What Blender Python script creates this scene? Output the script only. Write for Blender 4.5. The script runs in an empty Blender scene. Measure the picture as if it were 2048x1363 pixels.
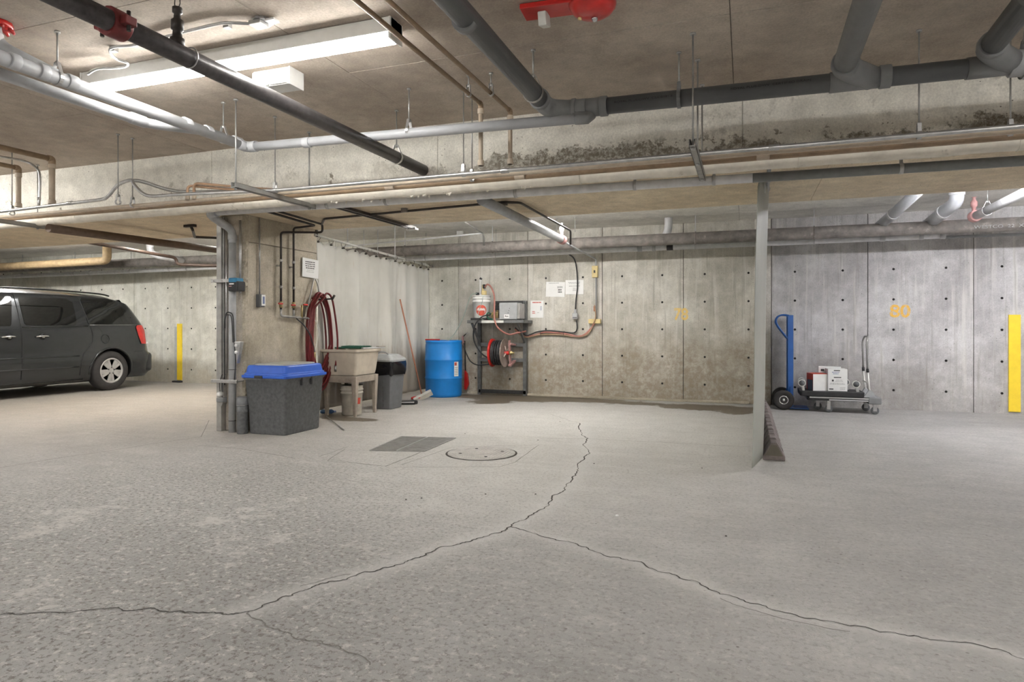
import bpy, bmesh, math, random
import numpy as np
from math import sin, cos, pi, sqrt, radians
from mathutils import Vector, Matrix

random.seed(7)
SC = bpy.context.scene
COL = SC.collection

# ------------------------------------------------------------------ camera
F, CX, HY, H = 1300.0, 1024.0, 652.0, 1.12
TH = math.atan(0.359)
S_, C_ = sin(TH), cos(TH)
cam_d = bpy.data.cameras.new('camera')
cam = bpy.data.objects.new('camera', cam_d)
COL.objects.link(cam)
cam.location = (0, 0, H)
cam.rotation_euler = (pi / 2, 0, TH)
cam_d.sensor_width = 36
cam_d.lens = 36 * F / 2048
cam_d.shift_y = -(681.5 - HY) / 2048
cam_d.clip_start = 0.05
SC.camera = cam

# ------------------------------------------------------------------ world and exposure
w = bpy.data.worlds.new('world')
SC.world = w
w.use_nodes = True
w.node_tree.nodes['Background'].inputs[0].default_value = (0.9, 0.92, 1, 1)
w.node_tree.nodes['Background'].inputs[1].default_value = 0.15
SC.view_settings.view_transform = 'Standard'
SC.view_settings.look = 'None'
SC.view_settings.gamma = 1
SC.view_settings.exposure = 2.05
SC.view_settings.use_curve_mapping = False
SC.cycles.use_denoising = True
SC.cycles.max_bounces = 10
SC.cycles.diffuse_bounces = 6
SC.cycles.sample_clamp_indirect = 8
LAMP = 16.0          # emission of the visible fluorescent tubes
LAMP_BACK = 25.0     # tubes of the unseen fixtures added in the rear bays
LAMP_AISLE = 27.0    # tubes of the unseen fixtures added down the aisle

# room measures (m)
WY = 9.97            # back wall
BY0, BY1 = 5.1, 6.77 # dropped beam, front and rear face
ZC, ZB, ZR = 2.87, 2.31, 2.65   # ceiling, beam soffit, rear bay ceiling
XL, XR, YF = -17.0, 8.0, -7.0

# ------------------------------------------------------------------ helpers
def P(x, y, Y=None, z=None, X=None, t=None):
    """point of the room seen at photo pixel (x, y) on a known plane"""
    u = (x - CX) / F
    d = Vector((-S_ + u * C_, C_ + u * S_, (HY - y) / F))
    if Y is not None: t = Y / d.y
    elif X is not None: t = X / d.x
    elif z is not None: t = (z - H) / d.z
    return Vector((0, 0, H)) + d * t

def basis(axis):
    a = Vector(axis).normalized()
    r = Vector((0, 0, 1)) if abs(a.z) < 0.9 else Vector((1, 0, 0))
    u = a.cross(r).normalized()
    return a, u, a.cross(u).normalized()

def catmull(pts, n=6, closed=False):
    pts = [Vector(p) for p in pts]
    out = []
    m = len(pts)
    rng = range(m) if closed else range(m - 1)
    for i in rng:
        if closed:
            p0, p1, p2, p3 = pts[i - 1], pts[i], pts[(i + 1) % m], pts[(i + 2) % m]
        else:
            p0 = pts[max(i - 1, 0)]; p1 = pts[i]; p2 = pts[i + 1]; p3 = pts[min(i + 2, m - 1)]
        for k in range(n):
            t = k / n
            out.append(0.5 * ((2 * p1) + (p2 - p0) * t + (2 * p0 - 5 * p1 + 4 * p2 - p3) * t * t + (3 * p1 - p0 - 3 * p2 + p3) * t ** 3))
    if not closed: out.append(pts[-1])
    return out

def rounded(pts, r=0.05, n=5):
    """polyline with its corners turned into bends"""
    pts = [Vector(p) for p in pts]
    out = [pts[0]]
    for i in range(1, len(pts) - 1):
        a, b, c = pts[i - 1], pts[i], pts[i + 1]
        ra = min(r, (a - b).length * .45); rc = min(r, (c - b).length * .45)
        p, q = b + (a - b).normalized() * ra, b + (c - b).normalized() * rc
        for k in range(n + 1):
            t = k / n
            out.append(p * (1 - t) ** 2 + b * 2 * t * (1 - t) + q * t * t)
    out.append(pts[-1])
    return out

class MB:
    def __init__(s):
        s.v = []; s.f = []; s.sm = []; s.mi = []; s.cur = 0
    def add(s, vs, fs, smooth=False):
        b = len(s.v)
        s.v += [Vector(v) for v in vs]
        for f in fs:
            s.f.append([b + i for i in f]); s.sm.append(smooth); s.mi.append(s.cur)
        return s
    def box(s, a, b, M=None):
        x0, y0, z0 = [min(p, q) for p, q in zip(a, b)]
        x1, y1, z1 = [max(p, q) for p, q in zip(a, b)]
        vs = [Vector(q) for q in ((x0,y0,z0),(x1,y0,z0),(x1,y1,z0),(x0,y1,z0),(x0,y0,z1),(x1,y0,z1),(x1,y1,z1),(x0,y1,z1))]
        if M is not None: vs = [M @ v for v in vs]
        return s.add(vs, [(0,3,2,1),(4,5,6,7),(0,1,5,4),(1,2,6,5),(2,3,7,6),(3,0,4,7)])
    def cbox(s, c, size, M=None):
        c = Vector(c); h = Vector(size) / 2
        return s.box(c - h, c + h, M)
    def bar(s, a, b, wd, dp=None, up=None):
        """rectangular bar from a to b"""
        a, b = Vector(a), Vector(b); dp = dp or wd
        ax = (b - a).normalized()
        r = Vector(up) if up else (Vector((0, 0, 1)) if abs(ax.z) < .9 else Vector((0, 1, 0)))
        u = ax.cross(r).normalized(); v = u.cross(ax).normalized()
        vs = []
        for p in (a, b):
            for i, j in ((-1,-1),(1,-1),(1,1),(-1,1)):
                vs.append(p + u * i * wd / 2 + v * j * dp / 2)
        return s.add(vs, [(3,2,1,0),(4,5,6,7),(0,1,5,4),(1,2,6,5),(2,3,7,6),(3,0,4,7)])
    def cyl(s, a, b, r, r2=None, n=16, cap=True):
        a, b = Vector(a), Vector(b); r2 = r if r2 is None else r2
        ax, u, v = basis(b - a)
        vs = []
        for p, rr in ((a, r), (b, r2)):
            for i in range(n):
                t = 2 * pi * i / n
                vs.append(p + (u * cos(t) + v * sin(t)) * rr)
        s.add(vs, [(i, (i + 1) % n, n + (i + 1) % n, n + i) for i in range(n)], True)
        if cap:
            s.add(vs[:n], [tuple(reversed(range(n)))]); s.add(vs[n:], [tuple(range(n))])
        return s
    def tube(s, pts, r, n=10, closed=False, cap=True):
        pts = [Vector(p) for p in pts]; m = len(pts)
        rs = r if isinstance(r, (list, tuple)) else [r] * m
        tg = []
        for i in range(m):
            if closed: d = pts[(i + 1) % m] - pts[i - 1]
            else: d = pts[min(i + 1, m - 1)] - pts[max(i - 1, 0)]
            tg.append(d.normalized() if d.length > 1e-9 else Vector((0, 0, 1)))
        _, u, v = basis(tg[0])
        vs = []
        for i in range(m):
            if i:
                u = (u - tg[i] * u.dot(tg[i])).normalized()
            v = tg[i].cross(u).normalized()
            for k in range(n):
                t = 2 * pi * k / n
                vs.append(pts[i] + (u * cos(t) + v * sin(t)) * rs[i])
        fs = []
        for i in range(m if closed else m - 1):
            j = (i + 1) % m
            for k in range(n):
                l = (k + 1) % n
                fs.append((i * n + k, i * n + l, j * n + l, j * n + k))
        s.add(vs, fs, True)
        if cap and not closed:
            s.add(vs[:n], [tuple(reversed(range(n)))]); s.add(vs[-n:], [tuple(range(n))])
        return s
    def lathe(s, prof, c=(0, 0, 0), axis=(0, 0, 1), n=28, sy=1.0, smooth=True, M=None):
        a, u, v = basis(axis); c = Vector(c); vs = []
        for r, h in prof:
            for i in range(n):
                t = 2 * pi * i / n
                q = c + a * h + (u * cos(t) + v * sin(t) * sy) * r
                vs.append(M @ q if M is not None else q)
        fs = []
        for j in range(len(prof) - 1):
            for i in range(n):
                k = (i + 1) % n
                fs.append((j * n + i, j * n + k, (j + 1) * n + k, (j + 1) * n + i))
        s.add(vs, fs, smooth)
        if prof[0][0] > 1e-6: s.add(vs[:n], [tuple(reversed(range(n)))])
        if prof[-1][0] > 1e-6: s.add(vs[-n:], [tuple(range(n))])
        return s
    def rings(s, rings, smooth=False, cap=True):
        n = len(rings[0]); vs = [p for r in rings for p in r]
        fs = []
        for j in range(len(rings) - 1):
            for i in range(n):
                k = (i + 1) % n
                fs.append((j * n + i, j * n + k, (j + 1) * n + k, (j + 1) * n + i))
        s.add(vs, fs, smooth)
        if cap:
            s.add(rings[0], [tuple(reversed(range(n)))]); s.add(rings[-1], [tuple(range(n))])
        return s
    def prism(s, poly, ext, M=None):
        """poly: list of 3-D points; ext: extrusion vector"""
        p = [Vector(q) for q in poly]; e = Vector(ext); n = len(p)
        vs = p + [q + e for q in p]
        if M is not None: vs = [M @ q for q in vs]
        return s.add(vs, [tuple(reversed(range(n))), tuple(range(n, 2 * n))] + [(i, (i + 1) % n, n + (i + 1) % n, n + i) for i in range(n)])
    def torus(s, c, axis, R, r, n=24, m=8, a0=0, a1=2 * pi):
        a, u, v = basis(axis); c = Vector(c)
        closed = abs(a1 - a0 - 2 * pi) < 1e-6
        k = n if closed else n + 1
        return s.tube([c + (u * cos(a0 + (a1 - a0) * i / n) + v * sin(a0 + (a1 - a0) * i / n)) * R for i in range(k)], r, m, closed=closed)
    def build(s, name, mat, parent=None, label=None, bevel=0, kind=None, loc=None, seg=2, subsurf=0):
        me = bpy.data.meshes.new(name)
        o = bpy.data.objects.new(name, me)
        org = Vector(loc) if loc is not None else (Vector(parent['_o']) if parent is not None and '_o' in parent else Vector((0, 0, 0)))
        me.from_pydata([tuple(v - org) for v in s.v], [], s.f)
        mats = mat if isinstance(mat, (list, tuple)) else [mat]
        for m in mats: me.materials.append(m)
        me.polygons.foreach_set('use_smooth', s.sm)
        me.polygons.foreach_set('material_index', s.mi)
        me.update()
        bm = bmesh.new(); bm.from_mesh(me)
        bmesh.ops.remove_doubles(bm, verts=bm.verts, dist=1e-5)
        bmesh.ops.recalc_face_normals(bm, faces=bm.faces)
        bm.to_mesh(me); bm.free()
        o['_o'] = tuple(org)
        COL.objects.link(o)
        if parent is not None:
            o.parent = parent
            o.location = org - Vector(parent['_o'])
        else:
            o.location = org
        if label: o['label'] = label
        if kind: o['kind'] = kind
        if bevel:
            b = o.modifiers.new('bevel', 'BEVEL'); b.width = bevel; b.segments = seg; b.limit_method = 'ANGLE'; b.angle_limit = radians(40)
        if subsurf:
            b = o.modifiers.new('sub', 'SUBSURF'); b.levels = b.render_levels = subsurf
        return o

def thing(name, label, cat, loc, group=None):
    o = bpy.data.objects.new(name, None)
    COL.objects.link(o); o.location = loc; o['_o'] = tuple(loc)
    o.empty_display_size = .1
    return tag(o, label, cat, group)
def tag(o, label, cat, group=None):
    o['label'] = label; o['category'] = cat
    if group: o['group'] = group
    return o
def copy_tree(o, loc, label):
    c = o.copy(); COL.objects.link(c); c.location = loc; c['label'] = label
    for ch in list(o.children):
        d = ch.copy(); COL.objects.link(d); d.parent = c
        for g in list(ch.children):
            e = g.copy(); COL.objects.link(e); e.parent = d
    return c

# ------------------------------------------------------------------ materials
def nt_new(name):
    m = bpy.data.materials.new(name); m.use_nodes = True
    nt = m.node_tree; b = nt.nodes['Principled BSDF']
    return m, nt, b
def node(nt, typ, **kw):
    n = nt.nodes.new(typ)
    for k, v in kw.items():
        if k.startswith('i_'):
            key = k[2:]
            n.inputs[int(key) if key.isdigit() else key].default_value = v
        else: setattr(n, k, v)
    return n
def noise(nt, vec, scale, detail=4, rough=.6):
    n = node(nt, 'ShaderNodeTexNoise'); n.inputs['Scale'].default_value = scale
    n.inputs['Detail'].default_value = detail; n.inputs['Roughness'].default_value = rough
    nt.links.new(vec, n.inputs['Vector']); return n.outputs['Fac']
def mrange(nt, src, a, b, c=0., d=1., smooth=True):
    n = node(nt, 'ShaderNodeMapRange'); n.interpolation_type = 'SMOOTHSTEP' if smooth else 'LINEAR'
    nt.links.new(src, n.inputs[0])
    for i, q in zip((1, 2, 3, 4), (a, b, c, d)): n.inputs[i].default_value = q
    return n.outputs[0]
def mixc(nt, fac, a, b, mode='MIX'):
    n = node(nt, 'ShaderNodeMix', data_type='RGBA', blend_type=mode)
    for key, val in ((0, fac), (6, a), (7, b)):
        if hasattr(val, 'is_linked') or isinstance(val, bpy.types.NodeSocket): nt.links.new(val, n.inputs[key])
        elif key == 0: n.inputs[key].default_value = val
        else: n.inputs[key].default_value = (*val, 1)
    return n.outputs[2]
def math_(nt, op, a, b):
    n = node(nt, 'ShaderNodeMath', operation=op)
    for i, q in enumerate((a, b)):
        if isinstance(q, bpy.types.NodeSocket): nt.links.new(q, n.inputs[i])
        else: n.inputs[i].default_value = q
    return n.outputs[0]
def gray(nt, fac, lo, hi):
    n = node(nt, 'ShaderNodeCombineColor')
    v = mrange(nt, fac, .3, .7, lo, hi, False)
    for i in range(3): nt.links.new(v, n.inputs[i])
    return n.outputs[0]

def simple(name, col, rough=.5, metal=0., var=.12, scale=14, bump=.02, dirt=None, dirt_amt=.0, spec=.5, coat=0, bscale=60):
    m, nt, b = nt_new(name)
    g = node(nt, 'ShaderNodeNewGeometry').outputs['Position']
    c = mixc(nt, 1.0, col, gray(nt, noise(nt, g, scale), 1 - var, 1 + var), 'MULTIPLY')
    if dirt:
        f = mrange(nt, noise(nt, g, scale * .6, 6, .7), .62 - dirt_amt, .78 - dirt_amt * .6)
        c = mixc(nt, f, c, dirt)
    nt.links.new(c, b.inputs['Base Color'])
    b.inputs['Roughness'].default_value = rough; b.inputs['Metallic'].default_value = metal
    b.inputs['Specular IOR Level'].default_value = spec
    if coat: b.inputs['Coat Weight'].default_value = coat; b.inputs['Coat Roughness'].default_value = .05
    if bump:
        bp = node(nt, 'ShaderNodeBump'); bp.inputs['Strength'].default_value = bump * 10 if bump < .1 else bump
        bp.inputs['Distance'].default_value = .002
        nt.links.new(noise(nt, g, bscale, 3), bp.inputs['Height']); nt.links.new(bp.outputs[0], b.inputs['Normal'])
    return m

def concrete(name, a, bcol, stain=(.2, .16, .11), streak=0., pits=.5, low=None, bump=.35, cloud=(.38, .66), scale=1., edge=None, stainamt=.0, drips=0.):
    m, nt, b = nt_new(name)
    g = node(nt, 'ShaderNodeNewGeometry').outputs['Position']
    base = mixc(nt, mrange(nt, noise(nt, g, 1.3 * scale, 6, .65), cloud[0], cloud[1]), a, bcol)
    base = mixc(nt, 1.0, base, gray(nt, noise(nt, g, 7 * scale, 5, .7), .84, 1.14), 'MULTIPLY')
    base = mixc(nt, 1.0, base, gray(nt, noise(nt, g, 70, 4, .7), .84, 1.15), 'MULTIPLY')
    if streak:
        mp = node(nt, 'ShaderNodeMapping'); mp.inputs['Scale'].default_value = (9, 9, .55)
        nt.links.new(g, mp.inputs[0])
        st = mrange(nt, noise(nt, mp.outputs[0], 1.6, 5, .6), .5, .72)
        base = mixc(nt, math_(nt, 'MULTIPLY', st, streak), base, (.66, .65, .61))
        mp2 = node(nt, 'ShaderNodeMapping'); mp2.inputs['Scale'].default_value = (26, 26, .9)
        nt.links.new(g, mp2.inputs[0])
        st2 = mrange(nt, noise(nt, mp2.outputs[0], 1.0, 4, .6), .54, .72)
        base = mixc(nt, math_(nt, 'MULTIPLY', st2, streak * .8), base, (.27, .25, .22))
    z = node(nt, 'ShaderNodeSeparateXYZ'); nt.links.new(g, z.inputs[0]); zz = z.outputs[2]
    if low:                                             # splash dirt low on the wall, with a ragged outline
        zn = math_(nt, 'ADD', zz, mrange(nt, noise(nt, g, 1.7, 6, .7), .3, .7, -.45, .45, False))
        f = mrange(nt, zn, low[0], low[1], low[3], 0.)
        mot = mrange(nt, noise(nt, g, 16, 5, .75), .38, .6, .55, 1.)
        base = mixc(nt, math_(nt, 'MULTIPLY', f, mot), base, low[2])
    if edge:                                            # dark brown band with a ragged top along the lower edge of the beam
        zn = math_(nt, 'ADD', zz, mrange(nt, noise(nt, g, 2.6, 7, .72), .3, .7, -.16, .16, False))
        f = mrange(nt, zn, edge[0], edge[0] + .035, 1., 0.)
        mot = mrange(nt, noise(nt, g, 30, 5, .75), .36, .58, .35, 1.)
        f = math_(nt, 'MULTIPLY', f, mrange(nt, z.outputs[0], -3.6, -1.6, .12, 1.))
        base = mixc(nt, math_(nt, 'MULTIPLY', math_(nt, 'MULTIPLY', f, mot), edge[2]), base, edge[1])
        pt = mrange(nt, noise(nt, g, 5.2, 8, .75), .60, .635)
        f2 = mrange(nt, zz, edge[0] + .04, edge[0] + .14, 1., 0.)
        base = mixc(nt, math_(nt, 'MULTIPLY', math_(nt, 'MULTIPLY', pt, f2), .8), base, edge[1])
    if stainamt:
        f = mrange(nt, noise(nt, g, 2.3 * scale, 8, .75), .60 - stainamt, .70 - stainamt)
        base = mixc(nt, math_(nt, 'MULTIPLY', f, .6), base, stain)
    if pits:
        vo = node(nt, 'ShaderNodeTexVoronoi'); vo.inputs['Scale'].default_value = 22; nt.links.new(g, vo.inputs[0])
        sel = mrange(nt, noise(nt, g, 5, 3, .5), .46, .6)
        p = math_(nt, 'MULTIPLY', mrange(nt, vo.outputs['Distance'], .07, .13, 1., 0.), sel)
        base = mixc(nt, math_(nt, 'MULTIPLY', p, pits), base, (.06, .055, .045))
        vo2 = node(nt, 'ShaderNodeTexVoronoi'); vo2.inputs['Scale'].default_value = 60; nt.links.new(g, vo2.inputs[0])
        p2 = math_(nt, 'MULTIPLY', mrange(nt, vo2.outputs['Distance'], .08, .16, 1., 0.), mrange(nt, noise(nt, g, 3.1, 4, .6), .5, .62))
        base = mixc(nt, math_(nt, 'MULTIPLY', p2, pits * .8), base, (.1, .09, .075))
    nt.links.new(base, b.inputs['Base Color']); b.inputs['Roughness'].default_value = .88
    b.inputs['Specular IOR Level'].default_value = .25
    bp = node(nt, 'ShaderNodeBump'); bp.inputs['Strength'].default_value = bump; bp.inputs['Distance'].default_value = .004
    nt.links.new(noise(nt, g, 45, 6, .7), bp.inputs['Height']); nt.links.new(bp.outputs[0], b.inputs['Normal'])
    return m

M = {}
M['wall'] = concrete('wall_concrete', (.44, .42, .37), (.62, .60, .55), streak=.6, low=(.35, 1.35, (.25, .20, .14), .78), pits=.6)
M['wall_cool'] = concrete('wall_concrete_cool', (.40, .385, .385), (.57, .56, .56), streak=.6, low=(.2, 1.0, (.27, .25, .22), .5), pits=.7)
M['wall_left'] = concrete('wall_concrete_pale', (.50, .49, .43), (.64, .63, .57), streak=.4, low=(.1, .6, (.42, .36, .26), .5), pits=.8)
M['ceil'] = concrete('ceiling_concrete', (.40, .34, .285), (.50, .44, .375), pits=.25, scale=.9, bump=.25)
M['ceil_rear'] = concrete('rear_ceiling_concrete', (.68, .66, .62), (.76, .74, .70), pits=.1, bump=.2)
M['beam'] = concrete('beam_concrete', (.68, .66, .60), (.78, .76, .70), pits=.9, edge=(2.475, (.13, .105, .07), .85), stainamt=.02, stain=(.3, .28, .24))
M['soffit'] = concrete('soffit_concrete', (.60, .50, .365), (.70, .60, .45), pits=.95, bump=.25)
M['column'] = concrete('column_concrete', (.36, .32, .25), (.49, .44, .36), pits=.5, low=(.1, .8, (.36, .33, .27), .3), streak=.12)
M['column_front'] = concrete('column_face_concrete', (.42, .38, .33), (.52, .48, .42), pits=.8)
M['joint'] = simple('joint_gap_dark', (.10, .09, .075), .9, var=.2)  # dark tone of the open joints between cast panels
M['dark'] = simple('dark_hole', (.03, .028, .025), .9)
M['crack'] = simple('crack_dark', (.055, .05, .043), .95)
M['crackfaint'] = simple('hairline_dark', (.17, .16, .145), .95)
M['abs'] = simple('dark_grey_pipe_plastic', (.105, .11, .115), .42, var=.12, scale=5)
M['abs_fit'] = simple('grey_fitting_plastic', (.21, .215, .22), .5, var=.12, scale=8)
M['abs_mid'] = simple('mid_grey_pipe_plastic', (.20, .205, .205), .45, var=.1)
M['pvc_light'] = simple('light_grey_pipe_plastic', (.70, .70, .71), .4, var=.12, dirt=(.45, .43, .40), dirt_amt=-.02)
M['pvc'] = simple('pale_grey_pipe_plastic', (.42, .43, .45), .4, var=.1, scale=6)
M['pvc_w'] = simple('white_pipe_plastic', (.52, .52, .53), .4, var=.12)
M['pvc_dk'] = simple('grey_drain_plastic', (.36, .37, .38), .45, var=.12)
M['insul'] = simple('pipe_wrap_canvas', (.72, .68, .60), .8, var=.14, scale=9, bump=.06, dirt=(.25, .21, .16), dirt_amt=.02, bscale=35)
M['tan'] = simple('tan_painted_pipe', (.50, .42, .33), .55, var=.12)
M['brown'] = simple('brown_painted_pipe', (.30, .21, .13), .5, var=.2)
M['copper'] = simple('dusty_copper', (.42, .27, .17), .5, .3, var=.2)
M['steel'] = simple('galvanised_steel', (.50, .50, .50), .34, .85, var=.16, scale=20)
M['rod'] = simple('zinc_rod', (.42, .42, .41), .4, .7, var=.15)
M['strut'] = simple('strut_steel', (.36, .355, .34), .45, .6, var=.15)
M['blackpipe'] = simple('black_iron_pipe', (.045, .038, .034), .45, .3, var=.25, scale=10)
M['main'] = simple('sprinkler_main_iron', (.075, .068, .07), .38, .35, var=.3, scale=22)
M['rust'] = simple('rusty_main', (.20, .18, .165), .75, .1, var=.35, scale=9, dirt=(.42, .38, .34), dirt_amt=.04)
M['red'] = simple('red_enamel', (.50, .015, .012), .32, var=.12, coat=.4)
M['redgrip'] = simple('coupling_red', (.17, .02, .02), .5, var=.3)
M['redpink'] = simple('faded_red', (.48, .26, .25), .6)
M['white'] = simple('white_enamel', (.68, .68, .66), .4, var=.06)
M['paper'] = simple('white_paper', (.80, .80, .79), .7, var=.03, bump=0)
M['ink'] = simple('print_ink', (.05, .05, .05), .8, bump=0)
M['inkgrey'] = simple('faint_print', (.42, .42, .42), .8, bump=0)
M['inkred'] = simple('red_print', (.55, .08, .05), .8, bump=0)
M['inkblue'] = simple('grey_blue_print', (.2, .24, .4), .8, bump=0)
M['lens'] = simple('frosted_lens', (.62, .62, .58), .3, var=.1)
M['yellow'] = simple('yellow_paint', (.83, .60, .03), .55, var=.06, dirt=(.55, .40, .08), dirt_amt=.0)
M['greypaint'] = simple('grey_paint', (.38, .38, .36), .6)
M['black'] = simple('black_rubber', (.028, .028, .03), .6, var=.3)
M['blackplastic'] = simple('black_plastic', (.02, .02, .022), .28, var=.2)
M['barrel'] = simple('blue_barrel_plastic', (.010, .215, .64), .36, var=.08, scale=6)
M['bluelid'] = simple('blue_lid_plastic', (.022, .10, .50), .42, var=.08, dirt=(.3, .36, .5), dirt_amt=-.06)
M['lidgrey'] = simple('dusty_lid_top', (.34, .34, .31), .7)
M['tub'] = simple('grey_tub_plastic', (.13, .135, .14), .55, var=.3, scale=30, dirt=(.30, .30, .29), dirt_amt=-.04)
M['can'] = simple('grey_can_plastic', (.15, .155, .165), .5, var=.12)
M['canlid'] = simple('grey_lid_plastic', (.36, .37, .37), .55)
M['bag'] = simple('black_bag_film', (.012, .012, .015), .16, var=.2, bump=.08, bscale=22)
M['sink'] = simple('stained_basin_plastic', (.52, .46, .38), .55, var=.14, scale=6, dirt=(.36, .29, .21), dirt_amt=.04)
M['sinkleg'] = simple('basin_leg_plastic', (.36, .31, .26), .6, var=.2)
M['green'] = simple('green_fringe', (.02, .11, .07), .8, var=.4, scale=50)
M['hose'] = simple('red_hose_rubber', (.15, .010, .012), .30, var=.15, coat=.3)
M['hosepink'] = simple('faded_red_hose', (.38, .16, .13), .5, var=.2)
M['hosegreen'] = simple('grey_green_hose', (.32, .40, .36), .5)
M['bucket'] = simple('white_bucket_plastic', (.72, .72, .70), .4, var=.05)
M['bucketdirty'] = simple('dirty_bucket_plastic', (.58, .54, .47), .5, var=.15, dirt=(.33, .28, .21), dirt_amt=.0)
M['frame'] = simple('grey_painted_frame', (.14, .145, .145), .45, .2, var=.3, scale=14, dirt=(.33, .33, .31), dirt_amt=-.06)
M['framedark'] = simple('black_painted_frame', (.03, .03, .03), .5, var=.3)
M['reelred'] = simple('reel_red', (.52, .02, .015), .4, var=.1)
M['reelworn'] = simple('reel_worn_face', (.40, .33, .29), .6, var=.25, dirt=(.40, .08, .05), dirt_amt=.02)
M['pump'] = simple('pump_grey', (.40, .41, .42), .4, .2, var=.08)
M['brass'] = simple('old_brass', (.42, .33, .16), .4, .6, var=.2)
M['truckblue'] = simple('truck_blue_paint', (.012, .10, .36), .32, var=.1, coat=.3)
M['tyre'] = simple('tyre_rubber', (.04, .037, .036), .75, var=.15)
M['chrome'] = simple('chrome', (.65, .65, .66), .18, .9, var=.06)
M['alu'] = simple('aluminium_trim', (.62, .62, .63), .35, .5, var=.08)
M['handlewhite'] = simple('grey_white_tube', (.62, .61, .58), .4, .2)
M['curb'] = simple('recycled_rubber', (.19, .16, .155), .75, var=.35, scale=16, dirt=(.30, .27, .25), dirt_amt=.02)
M['curbend'] = simple('rubber_end_face', (.14, .125, .095), .7)
M['yellowbox'] = simple('cream_outlet_box', (.62, .50, .24), .5)
M['wood'] = simple('reddish_handle', (.40, .17, .10), .55, var=.15)
M['bristle'] = simple('dusty_bristle', (.42, .39, .34), .8)
M['carpaint'] = simple('charcoal_car_paint', (.036, .039, .043), .24, .45, var=.03, bump=0, coat=.7, spec=.5)
M['cartrim'] = simple('car_trim_black', (.012, .012, .012), .4, bump=0)
M['glass'] = simple('tinted_car_glass', (.008, .009, .009), .03, bump=0, spec=.7, coat=.2)
M['hub'] = simple('hub_silver', (.52, .51, .50), .35, .3, bump=0)
M['lampred'] = simple('lamp_red', (.62, .012, .01), .15, coat=.8, bump=0)
M['lampclear'] = simple('lamp_clear', (.7, .7, .7), .1, bump=0)
M['puddle'] = simple('damp_concrete', (.17, .145, .11), .35, var=.2, bump=0)
M['patch'] = simple('patch_concrete', (.50, .48, .45), .85, var=.1, bump=.04)
M['iron'] = simple('grate_iron', (.25, .245, .235), .6, .3, var=.2)
M['coverm'] = concrete('cover_iron', (.47, .455, .435), (.56, .545, .52), pits=0, bump=.5)
M['bottle'] = simple('blue_bottle_plastic', (.06, .12, .25), .2)
M['gaugeblue'] = simple('gauge_blue', (.02, .17, .32), .3)

def emis(name, col, s):
    m, nt, b = nt_new(name)
    b.inputs['Base Color'].default_value = (*col, 1)
    b.inputs['Emission Color'].default_value = (*col, 1); b.inputs['Emission Strength'].default_value = s
    n = noise(nt, node(nt, 'ShaderNodeNewGeometry').outputs['Position'], 3)
    nt.links.new(mrange(nt, n, 0, 1, s * .97, s * 1.03, False), b.inputs['Emission Strength'])
    return m
M['tube'] = emis('fluorescent_tube', (1, .985, .95), LAMP)
M['tube_back'] = emis('unseen_rear_tube', (1, .98, .95), LAMP_BACK)
M['tube_cool'] = emis('unseen_cool_tube', (.96, .96, 1.), LAMP_BACK)
M['tube_aisle'] = emis('unseen_aisle_tube', (1, .98, .94), LAMP_AISLE)

def paint_worn(name, col):
    m, nt, b = nt_new(name)
    g = node(nt, 'ShaderNodeNewGeometry').outputs['Position']
    f = mrange(nt, noise(nt, g, 28, 6, .8), .38, .50)
    nt.links.new(mixc(nt, f, (.55, .52, .45), col), b.inputs['Base Color']); b.inputs['Roughness'].default_value = .8
    return m
M['stencil_pale'] = paint_worn('worn_yellow_stencil', (.80, .56, .16))
M['stencil'] = paint_worn('orange_yellow_stencil', (.78, .46, .08))

def curtain_mat(name, a, bcol, low):
    m, nt, b = nt_new(name)
    g = node(nt, 'ShaderNodeNewGeometry').outputs['Position']
    c = mixc(nt, mrange(nt, noise(nt, g, 1.6, 4), .35, .65), a, bcol)
    z = node(nt, 'ShaderNodeSeparateXYZ'); nt.links.new(g, z.inputs[0])
    mp = node(nt, 'ShaderNodeMapping'); mp.inputs['Scale'].default_value = (5, 5, .8); nt.links.new(g, mp.inputs[0])
    zn = math_(nt, 'ADD', z.outputs[2], mrange(nt, noise(nt, mp.outputs[0], 1.5, 6, .7), .3, .7, -.22, .22, False))
    c = mixc(nt, mrange(nt, zn, .45, .95, .9, 0.), c, low)
    f = mrange(nt, noise(nt, mp.outputs[0], 2.4, 6, .7), .60, .72, 0, .35)
    c = mixc(nt, f, c, (.42, .33, .24))
    nt.links.new(c, b.inputs['Base Color']); b.inputs['Roughness'].default_value = .45
    bp = node(nt, 'ShaderNodeBump'); bp.inputs['Strength'].default_value = .15; bp.inputs['Distance'].default_value = .01
    nt.links.new(noise(nt, g, 8, 3), bp.inputs['Height']); nt.links.new(bp.outputs[0], b.inputs['Normal'])
    return m
M['curtain'] = curtain_mat('vinyl_curtain', (.56, .55, .51), (.63, .62, .58), (.32, .27, .21))
M['curtain2'] = curtain_mat('grey_green_vinyl', (.30, .31, .28), (.36, .37, .33), (.34, .35, .31))

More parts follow.
